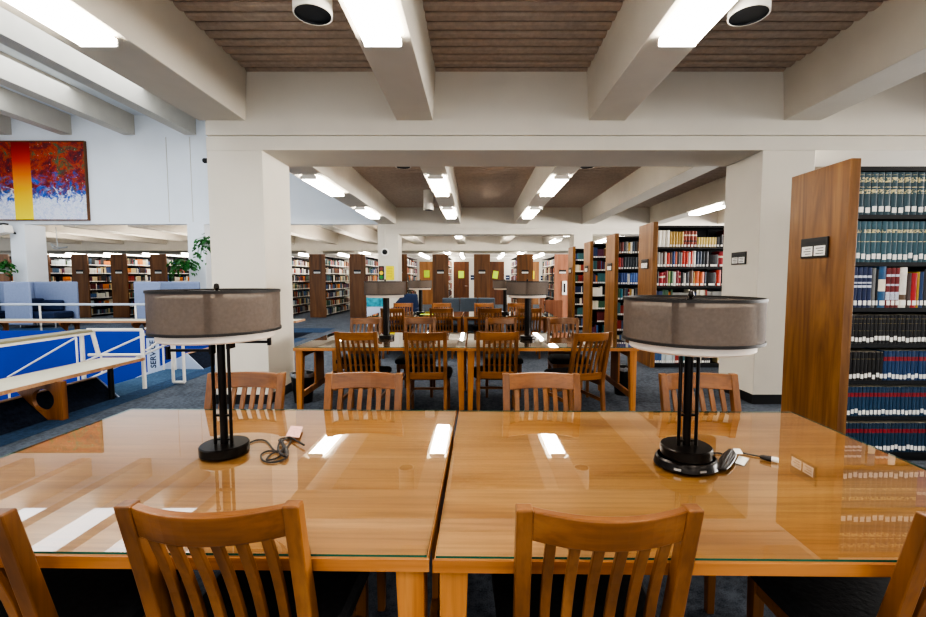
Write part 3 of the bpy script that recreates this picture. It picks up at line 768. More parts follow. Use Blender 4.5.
# top shelf: dark teal volumes, gilt bands
row_same(X0, F1 + .004, SZ[6], 17, .0505, (.0475, .23, .325, '#25414c', [(.93, .94, G), (.76, .88, G), (.64, .66, G), (.5, .6, G)], (.022, .062)),
         'tall dark teal volume with gilt bands on the nearest bookcase top shelf', 'dark teal volumes on the top shelf of the nearest bookcase')
row_same(X0, F1 + .004, SZ[5], 15, .0405, (.0385, .23, .315, '#2b505c', [(.72, .8, G), (.5, .52, G)], (.022, .062)),
         'slimmer greenish teal volume with faint gilt on the nearest bookcase second shelf', 'greenish teal volumes on the second shelf of the nearest bookcase')
row_same(X0 + 15 * .0405 + .002, F1 + .004, SZ[5], 5, .043, (.041, .22, .31, '#1c3f86', [(.6, .68, M['silver'])], (.022, .062)),
         'blue volume right of the teal run on the second shelf of the nearest bookcase', 'blue volumes on the second shelf of the nearest bookcase')
# third shelf: mixed
Si = M['silver']; CB = M['cream_band']
mixed = [(.034, .315, '#16264f', [(.74, .8, Si), (.6, .64, Si), (.5, .56, Si)], 'navy volume with silver lettering, first of four'), (.034, .315, '#16264f', [(.74, .8, Si), (.6, .64, Si), (.5, .56, Si)], 'navy volume with silver lettering, second of four'),
         (.034, .315, '#16264f', [(.74, .8, Si), (.6, .64, Si), (.5, .56, Si)], 'navy volume with silver lettering, third of four'), (.034, .315, '#16264f', [(.74, .8, Si), (.6, .64, Si), (.5, .56, Si)], 'navy volume with silver lettering, last of four'),
         (.026, .31, '#6d6f70', [], 'thin grey volume'), (.016, .30, '#10131a', [], 'thin black volume beside the grey one'), (.058, .325, '#1f4f78', [(.4, .68, CB)], 'thick blue volume with a cream square'),
         (.032, .31, '#6e1a1d', [(.78, .84, Si), (.55, .6, Si), (.2, .4, Si)], 'dark red volume with white lettering, left one'), (.032, .31, '#6e1a1d', [(.78, .84, Si), (.55, .6, Si), (.2, .4, Si)], 'dark red volume with white lettering, middle one'),
         (.032, .31, '#741c1e', [(.78, .84, Si), (.55, .6, Si), (.2, .4, Si)], 'dark red volume with white lettering, right one'),
         (.055, .315, '#d7d0c6', [(.2, .33, bmat('#5a432c'))], 'white volume with brown foot band'), (.03, .27, '#4a3a36', [], 'low brown volume'), (.042, .27, '#a8181c', [], 'low bright red volume'), (.014, .28, '#b89a3a', [], 'thin ochre volume'),
         (.03, .28, '#1d3a66', [], 'low blue volume beside the ochre one'), (.034, .30, '#2d2f36', [], 'charcoal volume near the right edge'), (.034, .29, '#5c1f22', [], 'maroon volume near the right edge'), (.04, .31, '#26476a', [], 'steel blue volume at the right edge'),
         (.036, .30, '#7d7a70', [], 'beige grey volume beyond the right edge')]
x = X0
for (w, h, body, bands, lab) in mixed:
    o = proto_book(w, .23, h, body, bands, (.022, .058)); o.location = (x, F1 + .004, SZ[4] + .0008); x += w + .003
    tag(o, lab + ' on third shelf of the nearest bookcase', 'book'); nbook[0] += 1
# lower shelves
row_same(X0, F1 + .004, SZ[3], 28, .0305, (.029, .2, .225, '#121113', [(.86, .875, GD), (.7, .71, GD), (.45, .46, GD)], (.016, .05)),
         'black volume with gilt lines on the fourth shelf of the nearest bookcase', 'black volumes on the fourth shelf of the nearest bookcase')
row_same(X0, F1 + .004, SZ[2], 9, .0305, (.029, .2, .225, '#131214', [(.75, .765, GD)], (.016, .05)),
         'black volume at the left end of the fifth shelf of the nearest bookcase', 'black volumes on the fifth shelf of the nearest bookcase')
RB = bmat('#8a1c26')
row_same(X0 + 9 * .0305, F1 + .004, SZ[2], 19, .0305, (.029, .2, .235, '#173a63', [(.66, .8, RB)], (.016, .05)),
         'blue volume with red band on the fifth shelf of the nearest bookcase', 'red banded blue volumes on the fifth shelf of the nearest bookcase')
row_same(X0, F1 + .004, SZ[1], 28, .0305, (.029, .2, .235, '#153a58', [(.66, .8, RB)], (.016, .05)),
         'blue volume with red band on the sixth shelf of the nearest bookcase', 'red banded blue volumes on the sixth shelf of the nearest bookcase')
row_same(X0, F1 + .004, SZ[0], 28, .0305, (.029, .2, .235, '#15364f', [(.66, .8, RB)], (.016, .05)),
         'blue volume with red band on the lowest shelf of the nearest bookcase', 'red banded blue volumes on the lowest shelf of the nearest bookcase')

# second bookcase: upper three shelves are individual books
F2 = 7.39 - .29; X2 = 2.845 + .082
CN = {'#e4dfd2': 'white', '#b7954a': 'ochre', '#8f3a26': 'brick red banded', '#cdb56a': 'straw yellow', '#4a1618': 'maroon', '#9a1f28': 'crimson', '#1c1c20': 'black', '#8a8884': 'grey', '#5d4335': 'brown',
      '#b8321f': 'red', '#24427e': 'blue', '#2c3c52': 'slate blue', '#dcd8d0': 'cream', '#2f5a38': 'green', '#c7653c': 'orange', '#3a3a40': 'charcoal', '#7a2430': 'wine red', '#8fa05a': 'pale green', '#1f7080': 'teal',
      '#2f5aa0': 'bright blue', '#70302a': 'russet', '#17242f': 'dark blue'}
_p = {}
def mixed_row(X, Y, Z, spec, where):
    x = X; cnt = {}; tot = {}
    for s in spec: tot[s[0]] = tot.get(s[0], 0) + 1
    for (col, w, h) in spec:
        key = (col, w, h)
        if key not in _p:
            bands = [(.7, .78, CB), (.35, .42, bmat('#1c1c20'))] if col == '#8f3a26' else ([(.6, .72, CB)] if col == '#9a1f28' else [])
            _p[key] = o = proto_book(w, .21, h, col, bands, (.012, .045))
        else: o = copy_tree(_p[key])
        o.location = (x, Y + rnd.uniform(.002, .012), Z + .0008); x += w + .0025; nbook[0] += 1
        cnt[col] = cnt.get(col, 0) + 1
        lab = ('only %s book' % CN[col]) if tot[col] == 1 else '%s %s book from left' % (ORD[cnt[col] - 1], CN[col])
        tag(o, lab + ', ' + where, 'book'); o['group'] = 'books on the ' + where
a1 = [('#e4dfd2', .062, .27)] * 3 + [('#b7954a', .042, .25)] * 5 + [('#8f3a26', .052, .26)] * 4 + [('#cdb56a', .042, .16)] * 7 + [('#3a3a40', .05, .17), ('#1c1c20', .05, .2), ('#4a1618', .12, .27), ('#9a1f28', .07, .27)]
a2 = [('#8a8884', .045, .24), ('#8a8884', .045, .23), ('#5d4335', .035, .25), ('#e4dfd2', .02, .24), ('#b8321f', .05, .23), ('#5d4335', .04, .24), ('#24427e', .04, .25), ('#c7653c', .03, .25), ('#3a3a40', .045, .25), ('#8a8884', .03, .24),
      ('#b8321f', .05, .26), ('#b8321f', .045, .25), ('#dcd8d0', .03, .24), ('#b8321f', .035, .26), ('#dcd8d0', .05, .26), ('#2c3c52', .045, .25), ('#2c3c52', .045, .25), ('#17242f', .05, .25), ('#3a3a40', .05, .25), ('#1c1c20', .16, .2), ('#9a1f28', .1, .25), ('#8a8884', .08, .24)]
a3 = [('#1c1c20', .035, .24), ('#9a1f28', .07, .22), ('#9a1f28', .03, .23), ('#7a2430', .04, .25), ('#8fa05a', .035, .24), ('#2f5a38', .045, .24), ('#dcd8d0', .04, .23), ('#7a2430', .045, .25), ('#9a1f28', .03, .23), ('#1c1c20', .05, .22), ('#dcd8d0', .025, .21), ('#3a3a40', .055, .23),
      ('#5d4335', .06, .25), ('#b7954a', .025, .22), ('#c7653c', .07, .24), ('#c7653c', .07, .23), ('#2c3c52', .04, .23), ('#1c1c20', .15, .22), ('#b8321f', .075, .26), ('#1c1c20', .06, .24)]
mixed_row(X2, F2, SZB[6], a1, 'top shelf of bookcase by the white column')
mixed_row(X2, F2, SZB[5], a2, 'second shelf of bookcase by the white column')
mixed_row(X2, F2, SZB[4], a3, 'third shelf of bookcase by the white column')
# third bookcase
F3 = 9.17 - .29; X3 = 2.80 + .082
b1 = [('#5d4335', .05, .22), ('#70302a', .05, .23), ('#3a3a40', .045, .23), ('#8a8884', .04, .24), ('#b7954a', .045, .22), ('#dcd8d0', .03, .23), ('#2c3c52', .045, .24), ('#1c1c20', .05, .24), ('#5d4335', .05, .24)]
b2 = [('#b8321f', .05, .24), ('#7a2430', .05, .24)] + [('#17242f', .052, .25)] * 7
b3 = [('#24427e', .045, .24)] * 4 + [('#dcd8d0', .05, .22)] + [('#2f5aa0', .045, .24)] * 4
b4 = [('#2f5a38', .05, .24), ('#1f7080', .05, .23), ('#1c1c20', .05, .24), ('#2c3c52', .05, .24), ('#9a1f28', .03, .22), ('#b7954a', .04, .23), ('#dcd8d0', .035, .22), ('#1c1c20', .05, .24), ('#2c3c52', .05, .24)]
for z, bb, nm in ((6, b1, 'top'), (5, b2, 'second'), (4, b3, 'third'), (3, b4, 'fourth')): mixed_row(X3, F3, SZB[z], bb, nm + ' shelf of third bookcase from right')

# all remaining far books: one countless mass
class Stuff:
    def __init__(s): s.v = []; s.f = []; s.c = []
    def box(s, x0, x1, y0, y1, z0, z1, col):
        o = len(s.v); s.v += [(x0, y0, z0), (x1, y0, z0), (x1, y1, z0), (x0, y1, z0), (x0, y0, z1), (x1, y0, z1), (x1, y1, z1), (x0, y1, z1)]
        for f in MB.BF: s.f.append(tuple(i + o for i in f)); s.c.append(col)
PAL = ['#8c2a22', '#96382e', '#5e2022', '#2a3a60', '#3a5a88', '#1a1a1e', '#2b2b30', '#3b2a22', '#6b4a30', '#e2ddd0', '#d8cfb8', '#c8b484', '#3a5a44', '#3a6468', '#8a8a86', '#c4722e', '#5a2a44', '#b9c4c8', '#34506a']
stf = Stuff(); LB = srgb('#e6e4de'); q = random.Random(3)
def spines(along, a0, a1, face, dirn, z, hmin=.19, hmax=.265, runs=True, wmul=1.0):
    """row of books; along 'X' (spines look to -Y at y=face) or 'Y' (spines look to dirn*X at x=face)"""
    t = a0; col = srgb(q.choice(PAL)); h = q.uniform(hmin, hmax); keep = 0; w = .04
    while t < a1 - .02:
        if keep <= 0:
            col = srgb(q.choice(PAL)); h = q.uniform(hmin, hmax); keep = q.choice([1, 1, 1, 2, 3, 6]) if runs else 1; w = q.uniform(.02, .055) * wmul
            if q.random() < .03: t += .12; continue
        keep -= 1
        e = min(t + w, a1); dp = q.uniform(.0, .012)
        if along == 'X':
            stf.box(t, e - .002, face + dp, face + .18, z + .001, z + h, col); stf.box(t + .004, e - .006, face + dp - .002, face + dp, z + .01, z + .045, LB)
        else:
            x0, x1 = sorted((face - dirn * dp, face - dirn * .18)); stf.box(x0, x1, t, e - .002, z + .001, z + h, col)
            xa, xb = sorted((face - dirn * dp, face - dirn * (dp - .002))); stf.box(xa, xb, t + .004, e - .006, z + .01, z + .045, LB)
        t = e
for si, (x, y) in enumerate(S2):
    for k, z in enumerate(SZB):
        if si == 0 and k >= 4: x0 = None
        elif si == 1 and k >= 3: x0 = x + .61
        else: x0 = x + .085
        if x0 is not None: spines('X', x0, x + 2.8, y - .298, 0, z, .2, .26)

# ================================================================== FAR BOOKCASES
FY = 16.45
def make_far(L=3.3):
    t = thing('far_bookcase', '', 'bookcase')
    b = MB(); b.box(-.3, .3, 0, .05, 0, 2.36); b.build('end_panel', M['panel_walnut'], t, .004)
    for z in SZB:
        s = MB(); s.box(-.27, .27, .051, L, z - .02, z); s.build('shelf', M['black_metal'], t)
    s = MB(); s.box(-.28, .28, .051, L, 2.28, 2.3); s.build('canopy', M['black_metal'], t)
    s = MB(); s.box(-.012, .012, .051, L, 0, 2.279); s.build('back_panel', M['black_metal'], t)
    for k in range(1, 5):
        y = .051 + (L - .075) * k / 4
        s = MB(); s.box(-.05, .05, y, y + .02, 0, 2.279); s.build('upright', M['black_metal'], t)
    b = MB(); b.box(-.13, .13, -.014, -.0005, 1.64, 1.78); b.build('sign_holder', M['black_plastic'], t)
    o = C.objects[-1]
    b = MB(); b.box(-.12, .12, -.017, -.0141, 1.65, 1.71); b.box(-.1, .08, -.018, -.017, 1.685, 1.692, 1); b.build('card', [M['paper'], M['ink']], o)
    return t
far = make_far()
fpx = [1, 41.5, 80, 119, 158.5, 198, 238, 277.5, 317.2, 357.4, 399, 440.5, 482, 525, 562.5]
fl_ = ['cut off by the left edge of the photo', 'peeking out behind the left white column', 'right of the lounge chair with high blue screens', 'left of the one above the far bench rail end', 'just left of the white column with the hanging plant',
       'hidden behind the white column with the plant', 'hidden behind the near cream column, left one', 'hidden behind the near cream column, right one', 'first one seen right of the near cream column', 'left of the column with the yellow poster',
       'partly behind the column with the yellow poster', 'between the pale door and the dark door over the sofa', 'between the two dark doors above the sofa', 'behind the right lamp of the second row', 'last one on the right, reddish, beside the carrel desk']
for i, px in enumerate(fpx):
    x = (px - 475) * 16.4 / 440
    if i == 14: 
        o = copy_tree(far); [setattr(ch, 'data', ch.data) for ch in o.children]
        for ch in o.children:
            if ch.name.startswith('end_panel'):
                ch.data = ch.data.copy(); ch.data.materials[0] = M['panel_rose']
        o.location = (x, FY, 0); o['label'] = 'far bookcase, ' + fl_[i]
    else: place(far, i, (x, FY, 0), 0, 'far bookcase, ' + fl_[i], 'brown ended bookcases along the back')
    for z in SZB:
        if px < 500: spines('Y', FY + .07, FY + 3.25, x + .262, 1, z)
        if px > 460: spines('Y', FY + .07, FY + 3.25, x - .262, -1, z)
al = thing('aisle_light', '', 'light'); b = MB(); b.box(-.06, .06, 16.75, 19.6, 2.36, 2.40); b.build('housing', M['fixture'], al)
b = MB(); b.box(-.055, .055, 16.75, 19.6, 2.335, 2.3595); b.box(-.05, .05, 16.75, 19.6, 2.4005, 2.42); b.build('lens', M['lens_far'], al)  # upper glowing strip is added to brighten the ceiling above
for y in (16.9, 19.4): b = MB(); b.box(-.55, -.061, y, y + .04, 2.365, 2.385); b.box(.061, .55, y, y + .04, 2.365, 2.385); b.build('mount_bar', M['fixture'], al)
al_ = ['at the left edge of the photo', 'beside the far left white column', 'left of the middle of the far left stacks', 'right of the far left stacks', 'behind the second white column', 'hidden right of the second white column',
       'hidden left of the near cream column', 'hidden right behind the near cream column', 'first right of the near cream column', 'left of the column with the yellow poster', 'over the pale wooden door', 'over the dark door with the upright notice', 'over the door with the crooked notice', 'left of the reddish bookcase end']
for i in range(14):
    x = ((fpx[i] + fpx[i + 1]) / 2 - 475) * 16.4 / 440
    place(al, i, (x, 0, 0), 0, 'slim light over the far aisle ' + al_[i], 'aisle lights over the far bookcases')
me = bpy.data.meshes.new('shelved_books'); me.from_pydata(stf.v, [], stf.f)
at = me.color_attributes.new('Col', 'FLOAT_COLOR', 'CORNER'); buf = []
for c_ in stf.c: buf += list(c_) * 4
at.data.foreach_set('color', buf); me.materials.append(attr_mat('book_cloths'))
o = bpy.data.objects.new('shelved_books', me); C.objects.link(o)
tag(o, 'rows of mixed books filling the farther bookcases', 'books', kind='stuff')

# ================================================================== SIGNS AND SMALL WALL THINGS
o = thing('wall_sign', 'black sign holder with two white cards on the side of the right white column', 'sign', (3.203, 5.36, 0)); sign_part(o, .29, .15, 1.69, -.001)
def wall_box(name, lab, cat, px0, px1, py0, py1, Y, mats, build=None, th=.008):
    a = P(px0, py1, Y=Y); c_ = P(px1, py0, Y=Y); w, h = c_.x - a.x, c_.z - a.z
    t = thing(name, lab, cat, ((a.x + c_.x) / 2, Y, (a.z + c_.z) / 2)); return t, w, h
t, w, h = wall_box('poster', 'yellow poster on the cream column behind the left lamp', 'poster', 386, 394, 266, 280, 14.19, None)
b = MB(); b.box(-w / 2, w / 2, -.006, .005, -h / 2, h / 2); b.build('sheet', M['yellow'], t)
b = MB()
for k in range(6): b.box(-w * .34, w * (.3 - .06 * (k % 2)), -.0075, -.006, h * (.32 - .12 * k), h * (.34 - .12 * k))
b.build('print', plain('poster_print', '#b3a512', .7), t)
t, w, h = wall_box('traffic_light_sign', 'small traffic light shaped sign with three spots on the cream column', 'sign', 379, 384, 266, 280, 14.19, None)
b = MB(); b.box(-w / 2, w / 2, -.02, .005, -h / 2, h / 2); b.build('housing', M['black_plastic'], t, .006)
for k, m in enumerate(('red_spot', 'amber', 'green_spot')):
    b = MB(); r_ = w * .36; z = h * (.3 - .3 * k); n = 20
    b.prism([(r_ * math.cos(2 * PI * i / n), z + r_ * math.sin(2 * PI * i / n)) for i in range(n)], 'Y', -.026, -.0201); b.build('spot', M[m], t)
# dome camera + conduit on the second column
t = thing('dome_camera', 'black dome camera on a white plate on the cream column, conduit above', 'camera', P(385, 252, Y=14.195))
b = MB(); n = 20; b.prism([(.13 * math.cos(2 * PI * i / n), .13 * math.sin(2 * PI * i / n)) for i in range(n)], 'Y', -.03, 0); b.build('plate', M['fixture'], t)
b = MB(); b.v = []; prof = [(.085, .03), (.075, .065), (.05, .09), (.02, .1), (.0005, .102)]
for r_, d in prof: b.v += [(r_ * math.cos(2 * PI * i / n), -d, r_ * math.sin(2 * PI * i / n)) for i in range(n)]
for j in range(len(prof) - 1):
    for i in range(n): i2 = (i + 1) % n; b.f.append((j * n + i, j * n + i2, (j + 1) * n + i2, (j + 1) * n + i)); b.m.append(0); b.s.append(True)
b.build('dome', M['black_plastic'], t)
b = MB(); b.tube([(0, -.012, .13), (0, -.012, .72)], .014, 8); b.build('conduit', M['plaster'], t)
# near column camera
t = thing('wall_camera', 'little black camera on the left edge of the near cream column', 'camera', (-2.99, 5.12, 2.79))
b = MB(); b.box(-.05, 0, -.03, .03, -.03, .03); b.build('mount', M['fixture'], t, .005)
b = MB(); b.tube([(-.03, -.03, -.01), (-.035, -.1, -.03)], .028, 12); b.build('body', M['black_plastic'], t)
# white cctv housing on the left column
t = thing('security_camera', 'white boxy security camera on the far left white column under the painting', 'camera', P(12, 231, Y=14.19))
b = MB(); b.box(-.34, .2, -.42, -.14, -.12, .12, T=Matrix.Rotation(R(-12), 4, 'Y')); b.build('housing', M['fixture'], t, .02)
b = MB(); b.box(-.1, .08, -.3, -.16, .12, .22); b.build('cap', M['black_plastic'], t); b = MB(); b.tube([(.1, -.14, 0), (.1, 0, -.08)], .03, 8); b.build('bracket', M['black_plastic'], t)
# wire hanger
t = thing('hanging_bracket', 'thin steel wire bracket hanging under the ceiling beside the far left column', 'bracket', (-14.1, 14.95, 0))
a = P(34, 226, Y=14.95).z; z1 = P(34, 247, Y=14.95).z
b = MB(); b.tube([(.0, 0, 3.19), (.02, 0, z1)], .012, 6); smooth_tube(b, [(-.2, 0, z1 + .1), (-.05, 0, z1 + .02), (.1, -.04, z1 - .03), (.35, 0, z1)], .025); smooth_tube(b, [(-.2, 0, z1 + .1), (-.1, 0, z1 - .05), (.1, 0, z1 - .06)], .018)
b.build('wire', M['steel'], t)
# fire extinguisher
t = thing('fire_extinguisher', 'small red and white extinguisher by the far left white column', 'extinguisher', (P(17.5, 297, Y=14.05).x, 14.06, 0))
b = MB(); b.lathe([(.0005, .62), (.07, .63), (.09, .68), (.09, 1.0), (.05, 1.07), (.03, 1.1)], 16); b.build('cylinder', M['red'], t)
b = MB(); b.box(-.03, .05, -.02, .02, 1.1, 1.16); b.box(-.03, .12, -.012, .012, 1.16, 1.18); b.build('valve', M['black_plastic'], t)
b = MB(); b.box(-.06, .06, -.105, -.08, .78, .95); b.build('wall_bracket', M['paper'], t)
b = MB(); b.box(-.03, .03, .085, .139, .7, .98); b.build('bracket', M['steel'], t)
# white framed holder on the reddish end panel
t, w, h = wall_box('leaflet_holder', 'white framed holder with dark centre on the reddish bookcase end', 'holder', 561.8, 566.8, 281, 295, 16.44, None)
b = MB(); b.box(-w / 2, w / 2, -.03, .009, -h / 2, h / 2); b.build('frame', M['paper'], t, .02)
b = MB(); b.box(-w * .2, w * .2, -.033, -.0305, -h * .32, h * .32); b.build('opening', M['ink'], t)

# painting
WP, HP = 4.2, P(44, 142, Y=14.15).z - P(44, 219.5, Y=14.15).z
t = thing('abstract_painting', 'large abstract painting in red and blue with a yellow to red stripe, on white wall', 'painting', (P(88.5, 219.5, Y=14.15).x, 14.18, P(88.5, 219.5, Y=14.15).z))
b = MB(); b.box(-WP, 0, -.05, 0, 0, HP); b.build('canvas', painting_mat(WP, HP), t)
b = MB(); b.box(-WP - .03, -WP - .001, -.07, 0.018, -.03, HP + .03); b.box(.001, .03, -.07, .018, -.03, HP + .03); b.box(-WP - .001, .001, -.07, .018, -.03, -.001); b.box(-WP - .001, .001, -.07, .018, HP + .001, HP + .03)
b.build('frame', M['panel_walnut'], t)

# ================================================================== BENCHES, RAILS AND STAIR
def bench_support(parent, T):
    """plywood panel across the bench with a round hole; local: x across bench, z up"""
    n = 28; cx, cz, r = .06, .215, .112
    poly = [(-.24, .40), (-.24, .335), (-.16, .255), (.095, .008), (.22, .008), (.22, .40)]
    # ring of quads from hole to outline
    def hit(a):
        dx, dz = math.cos(a), math.sin(a); best = 9
        for i in range(len(poly)):
            (x1, z1), (x2, z2) = poly[i], poly[(i + 1) % len(poly)]
            den = dx * (z2 - z1) - dz * (x2 - x1)
            if abs(den) < 1e-9: continue
            t = ((x1 - cx) * (z2 - z1) - (z1 - cz) * (x2 - x1)) / den; u = ((x1 - cx) * dz - (z1 - cz) * dx) / den
            if t > 0 and -1e-6 <= u <= 1 + 1e-6: best = min(best, t)
        return (cx + dx * best, cz + dz * best)
    angs = sorted([2 * PI * i / n for i in range(n)] + [math.atan2(p[1] - cz, p[0] - cx) % (2 * PI) for p in poly]); m = len(angs)
    b = MB(); vs = []
    for y in (-.022, .022):
        vs += [T @ Vector((cx + r * math.cos(a), y, cz + r * math.sin(a))) for a in angs]; vs += [T @ Vector((hit(a)[0], y, hit(a)[1])) for a in angs]
    fs = []
    for i in range(m):
        j = (i + 1) % m
        fs += [(i, j, m + j, m + i), (2 * m + i, 3 * m + i, 3 * m + j, 2 * m + j), (i, 2 * m + i, 2 * m + j, j), (m + i, m + j, 3 * m + j, 3 * m + i)]
    b.add(vs, fs); b.box(.221, .262, -.03, .03, .006, .40, T=T)
    b.build('support', M['bench_ply'], parent)
t = thing('void_bench', 'long cream topped bench with round hole in its support, beside the stair at left', 'bench', (-4.53, 0, 0))
b = MB(); b.box(-.262, .262, .6, 5.60, .405, .43); b.build('seat_top', M['bench_top'], t)
b = MB(); b.box(.262, .275, .6, 5.6, .395, .431); b.box(-.275, -.262, .6, 5.6, .395, .431); b.box(-.275, .275, 5.6, 5.615, .395, .431); b.build('edge_strip', M['bench_edge'], t)
for y in (1.4, 2.9, 4.42): bench_support(t, Matrix.Translation((.08, y, 0)))
b = MB(); b.tube([(.17, 5.2, .006), (.17, 5.2, .405)], .03, 12); b.build('post', M['black_metal'], t)
t = thing('void_bench', 'long wooden bench along the far side of the stair opening', 'bench', (0, VY + .38, 0))
b = MB(); b.box(-15, -4.33, 0, .55, .40, .43); b.build('seat_top', M['bench_top'], t)
b = MB(); b.box(-15, -4.33, -.015, 0, .385, .431); b.box(-4.33, -4.315, -.015, .56, .385, .431); b.build('edge_strip', M['bench_edge'], t)
for x in (-13.7, -11.85, -10.05, -8.3, -6.5): bench_support(t, Matrix.Translation((x, .22, 0)) @ Matrix.Rotation(-PI / 2, 4, 'Z') @ Matrix.Translation((-.04, 0, 0)) @ Matrix.Scale(-1, 4, (1, 0, 0)))
# guard rails
t = thing('guard_rail', 'white tube guard rail running along behind the far bench', 'railing', (0, VY + 1.05, 0))
b = MB(); b.tube([(-15, 0, .79), (-6.25, 0, .79)], .03, 10); b.build('top_rail', M['rail_cap'] if False else plain('rail_grey_paint', '#aeb6c2', .4), t)
for x in (-13.8, -11.15, -8.7, -6.3):
    b = MB(); b.tube([(x, 0, 0.004), (x, 0, .765)], .022, 8); b.build('post', M['rail_white'], t)
t = thing('guard_rail', 'white tube rail frame with khaki cap around the near bench and stair head', 'railing', (0, 0, 0))
b = MB(); b.box(-5.17, -4.97, .6, 5.72, .755, .785); b.build('rail_cap', M['rail_cap'], t, .006)
b = MB(); b.box(-5.0, -4.965, .6, 5.72, .725, .754); b.build('cap_edge', M['rail_white'], t)
def tubes(name, parent, segs, r=.02, m='rail_white'):
    for s in segs: b = MB(); b.tube(s, r, 8); b.build(name, M[m], parent)
tubes('post', t, [[(-4.34, 5.7, 0), (-4.34, 5.7, .77)], [(-5.04, 5.6, -.3), (-5.04, 5.6, .75)], [(-4.9, 5.68, .43), (-4.97, 5.68, .75)], [(-5.04, 3.4, -.3), (-5.04, 3.4, .75)]], .024)
tubes('rail', t, [[(-5.05, 5.7, .78), (-4.34, 5.7, .78)], [(-5.05, 5.7, .45), (-4.34, 5.7, .45)]], .02)
# handrail along the near flight: rises from the stair to the looped end
loopz = .92; pa = P(174, 386, Y=5.95); 
xa, xb = P(173.5, 380, Y=5.95).x, P(184.5, 380, Y=5.95).x
t = thing('stair_handrail', 'white tube handrail ending in a tall U shaped loop at the stair head', 'handrail', (0, 5.95, 0))
tubes('loop', t, [[(xa, 0, .03), (xa, 0, loopz)], [(xb, 0, .03), (xb, 0, loopz)], [(xa, 0, .03), (xb, 0, .03)], [(xa, 0, loopz), (xb, 0, loopz)]], .019)
q0 = P(174, 325, Y=5.95); 
q1, q2 = P(172, 342, Y=5.95), P(60, 392, Y=5.95)
tubes('rail', t, [[(q1.x, 0, q1.z), (q2.x, 0, q2.z)], [(-4.33, -.21, .79), (xa, 0, loopz)], [(-4.33, -.21, .5), (xa, 0, .72)]], .015)
t = thing('stair_handrail', 'thin white handrail slanting down along the blue wall of the stair', 'handrail', (0, 6.9, 0))
q1, q2, q3 = P(162, 327, Y=6.9), P(101, 354.6, Y=6.9), P(70, 368.5, Y=6.9)
tubes('rail', t, [[(q1.x, 0, q1.z), (q3.x, 0, q3.z)]], .016)
tubes('post', t, [[(q2.x, 0, q2.z), (q2.x, 0, q2.z - .3)], [(-4.75, 0, -.1), (-4.75, 0, q1.z - .02)], [(q1.x + .0, 0, 0.0), (q1.x, 0, q1.z)]], .014)
t = thing('stair_handrail', 'thin white handrail farther left, slanting across the blue wall under the khaki cap', 'handrail', (0, 8.6, 0))
q1, q2 = P(76, 337.5, Y=8.6), P(8, 377, Y=8.6)
tubes('rail', t, [[(q1.x, 0, q1.z), (q2.x, 0, q2.z)]], .018)
tubes('post', t, [[(q1.x, 0, q1.z), (q1.x, 0, -2)], [(q2.x, 0, q2.z), (q2.x, 0, -2.4)]], .018)
# the stair itself
t = thing('staircase', 'stair going down into the opening behind the left bench', 'stairs', (-4.94, 0, 0))
b = MB()
for k in range(12): b.box(-.33 * (k + 1), -.33 * k + .002, 5.78, 6.94, -.15 * (k + 1) - .05, -.15 * (k + 1))
b.build('tread', M['carpet_land'], t); C.objects[-1]['kind'] = 'stuff' if False else 'part'
del C.objects[-1]['kind']
# banner with lettering
t = thing('banner', 'pale banner with vertical dark lettering on the blue stair wall', 'banner', (P(152.5, 350, Y=10.15).x, 10.17, 0))
a = P(145.5, 337, Y=10.15); c_ = P(160.5, 390, Y=10.15); w = c_.x - a.x
b = MB(); b.box(-w / 2, w / 2, -.01, .01, c_.z, a.z); b.build('cloth', M['banner'], t)
b = MB(); b.box(-w / 2, w / 2, -.016, -.0101, a.z - .03, a.z + .015); b.build('top_bar', M['blue_text'], t)
cu = bpy.data.curves.new('lettering', 'FONT'); cu.body = 'SERVICE'; cu.size = .18; cu.extrude = .002; cu.offset = .004
lo = bpy.data.objects.new('lettering_curve', cu); C.objects.link(lo)
dg = bpy.context.evaluated_depsgraph_get(); me = bpy.data.meshes.new_from_object(lo.evaluated_get(dg)); bpy.data.objects.remove(lo)
o = bpy.data.objects.new('lettering', me); C.objects.link(o); me.materials.clear(); me.materials.append(M['blue_text'])
o.parent = t; o.matrix_local = Matrix.Translation((.06, -.014, P(152, 368, Y=10.15).z)) @ Matrix.Rotation(-PI / 2, 4, 'Y') @ Matrix.Rotation(PI / 2, 4, 'X')

# ================================================================== LOUNGE FURNITURE, PLANTS, BINS
def make_lounge():
    t = thing('high_back_lounge_chair', '', 'lounge chair')
    b = MB(); b.box(-.66, .66, .36, .44, .1, 1.36); b.build('far_screen', M['screen'], t, .035, 3)
    b = MB(); b.box(-.74, -.661, -.38, .44, .1, 1.36); b.build('back_screen', M['screen'], t, .035, 3)
    b = MB(); b.box(-.74, .03, -.46, -.381, .1, 1.36); b.build('near_screen', M['screen'], t, .035, 3)
    b = MB(); b.box(-.64, .58, -.34, .34, .25, .47); b.build('seat_cushion', M['navy'], t, .06, 3)
    b = MB(); b.box(-.64, -.3, -.32, .34, .475, .85); b.build('back_cushion', M['navy'], t, .05, 3)
    b = MB(); b.box(-.29, .3, .2, .345, .475, .8); b.build('side_cushion', M['navy'], t, .05, 3)
    for x in (-.55, .5):
        for y in (-.22, .28): b = MB(); b.tube([(x, y, 0), (x, y, .25)], .02, 8); b.build('leg', M['steel'], t)
    return t
lc = make_lounge()
for i, (px, y, lab) in enumerate(((44, 13.2, 'high screened blue grey lounge chair between the far left column and bookcases'), (-22, 13.2, 'high screened blue grey lounge chair cut off by the left photo edge'), (170, 13.2, 'high screened blue grey lounge chair showing only its top above the left lamp shade'))):
    place(lc, i, ((px - 475) * 13.2 / 440, y, 0), 0, lab, 'high screened lounge chairs')

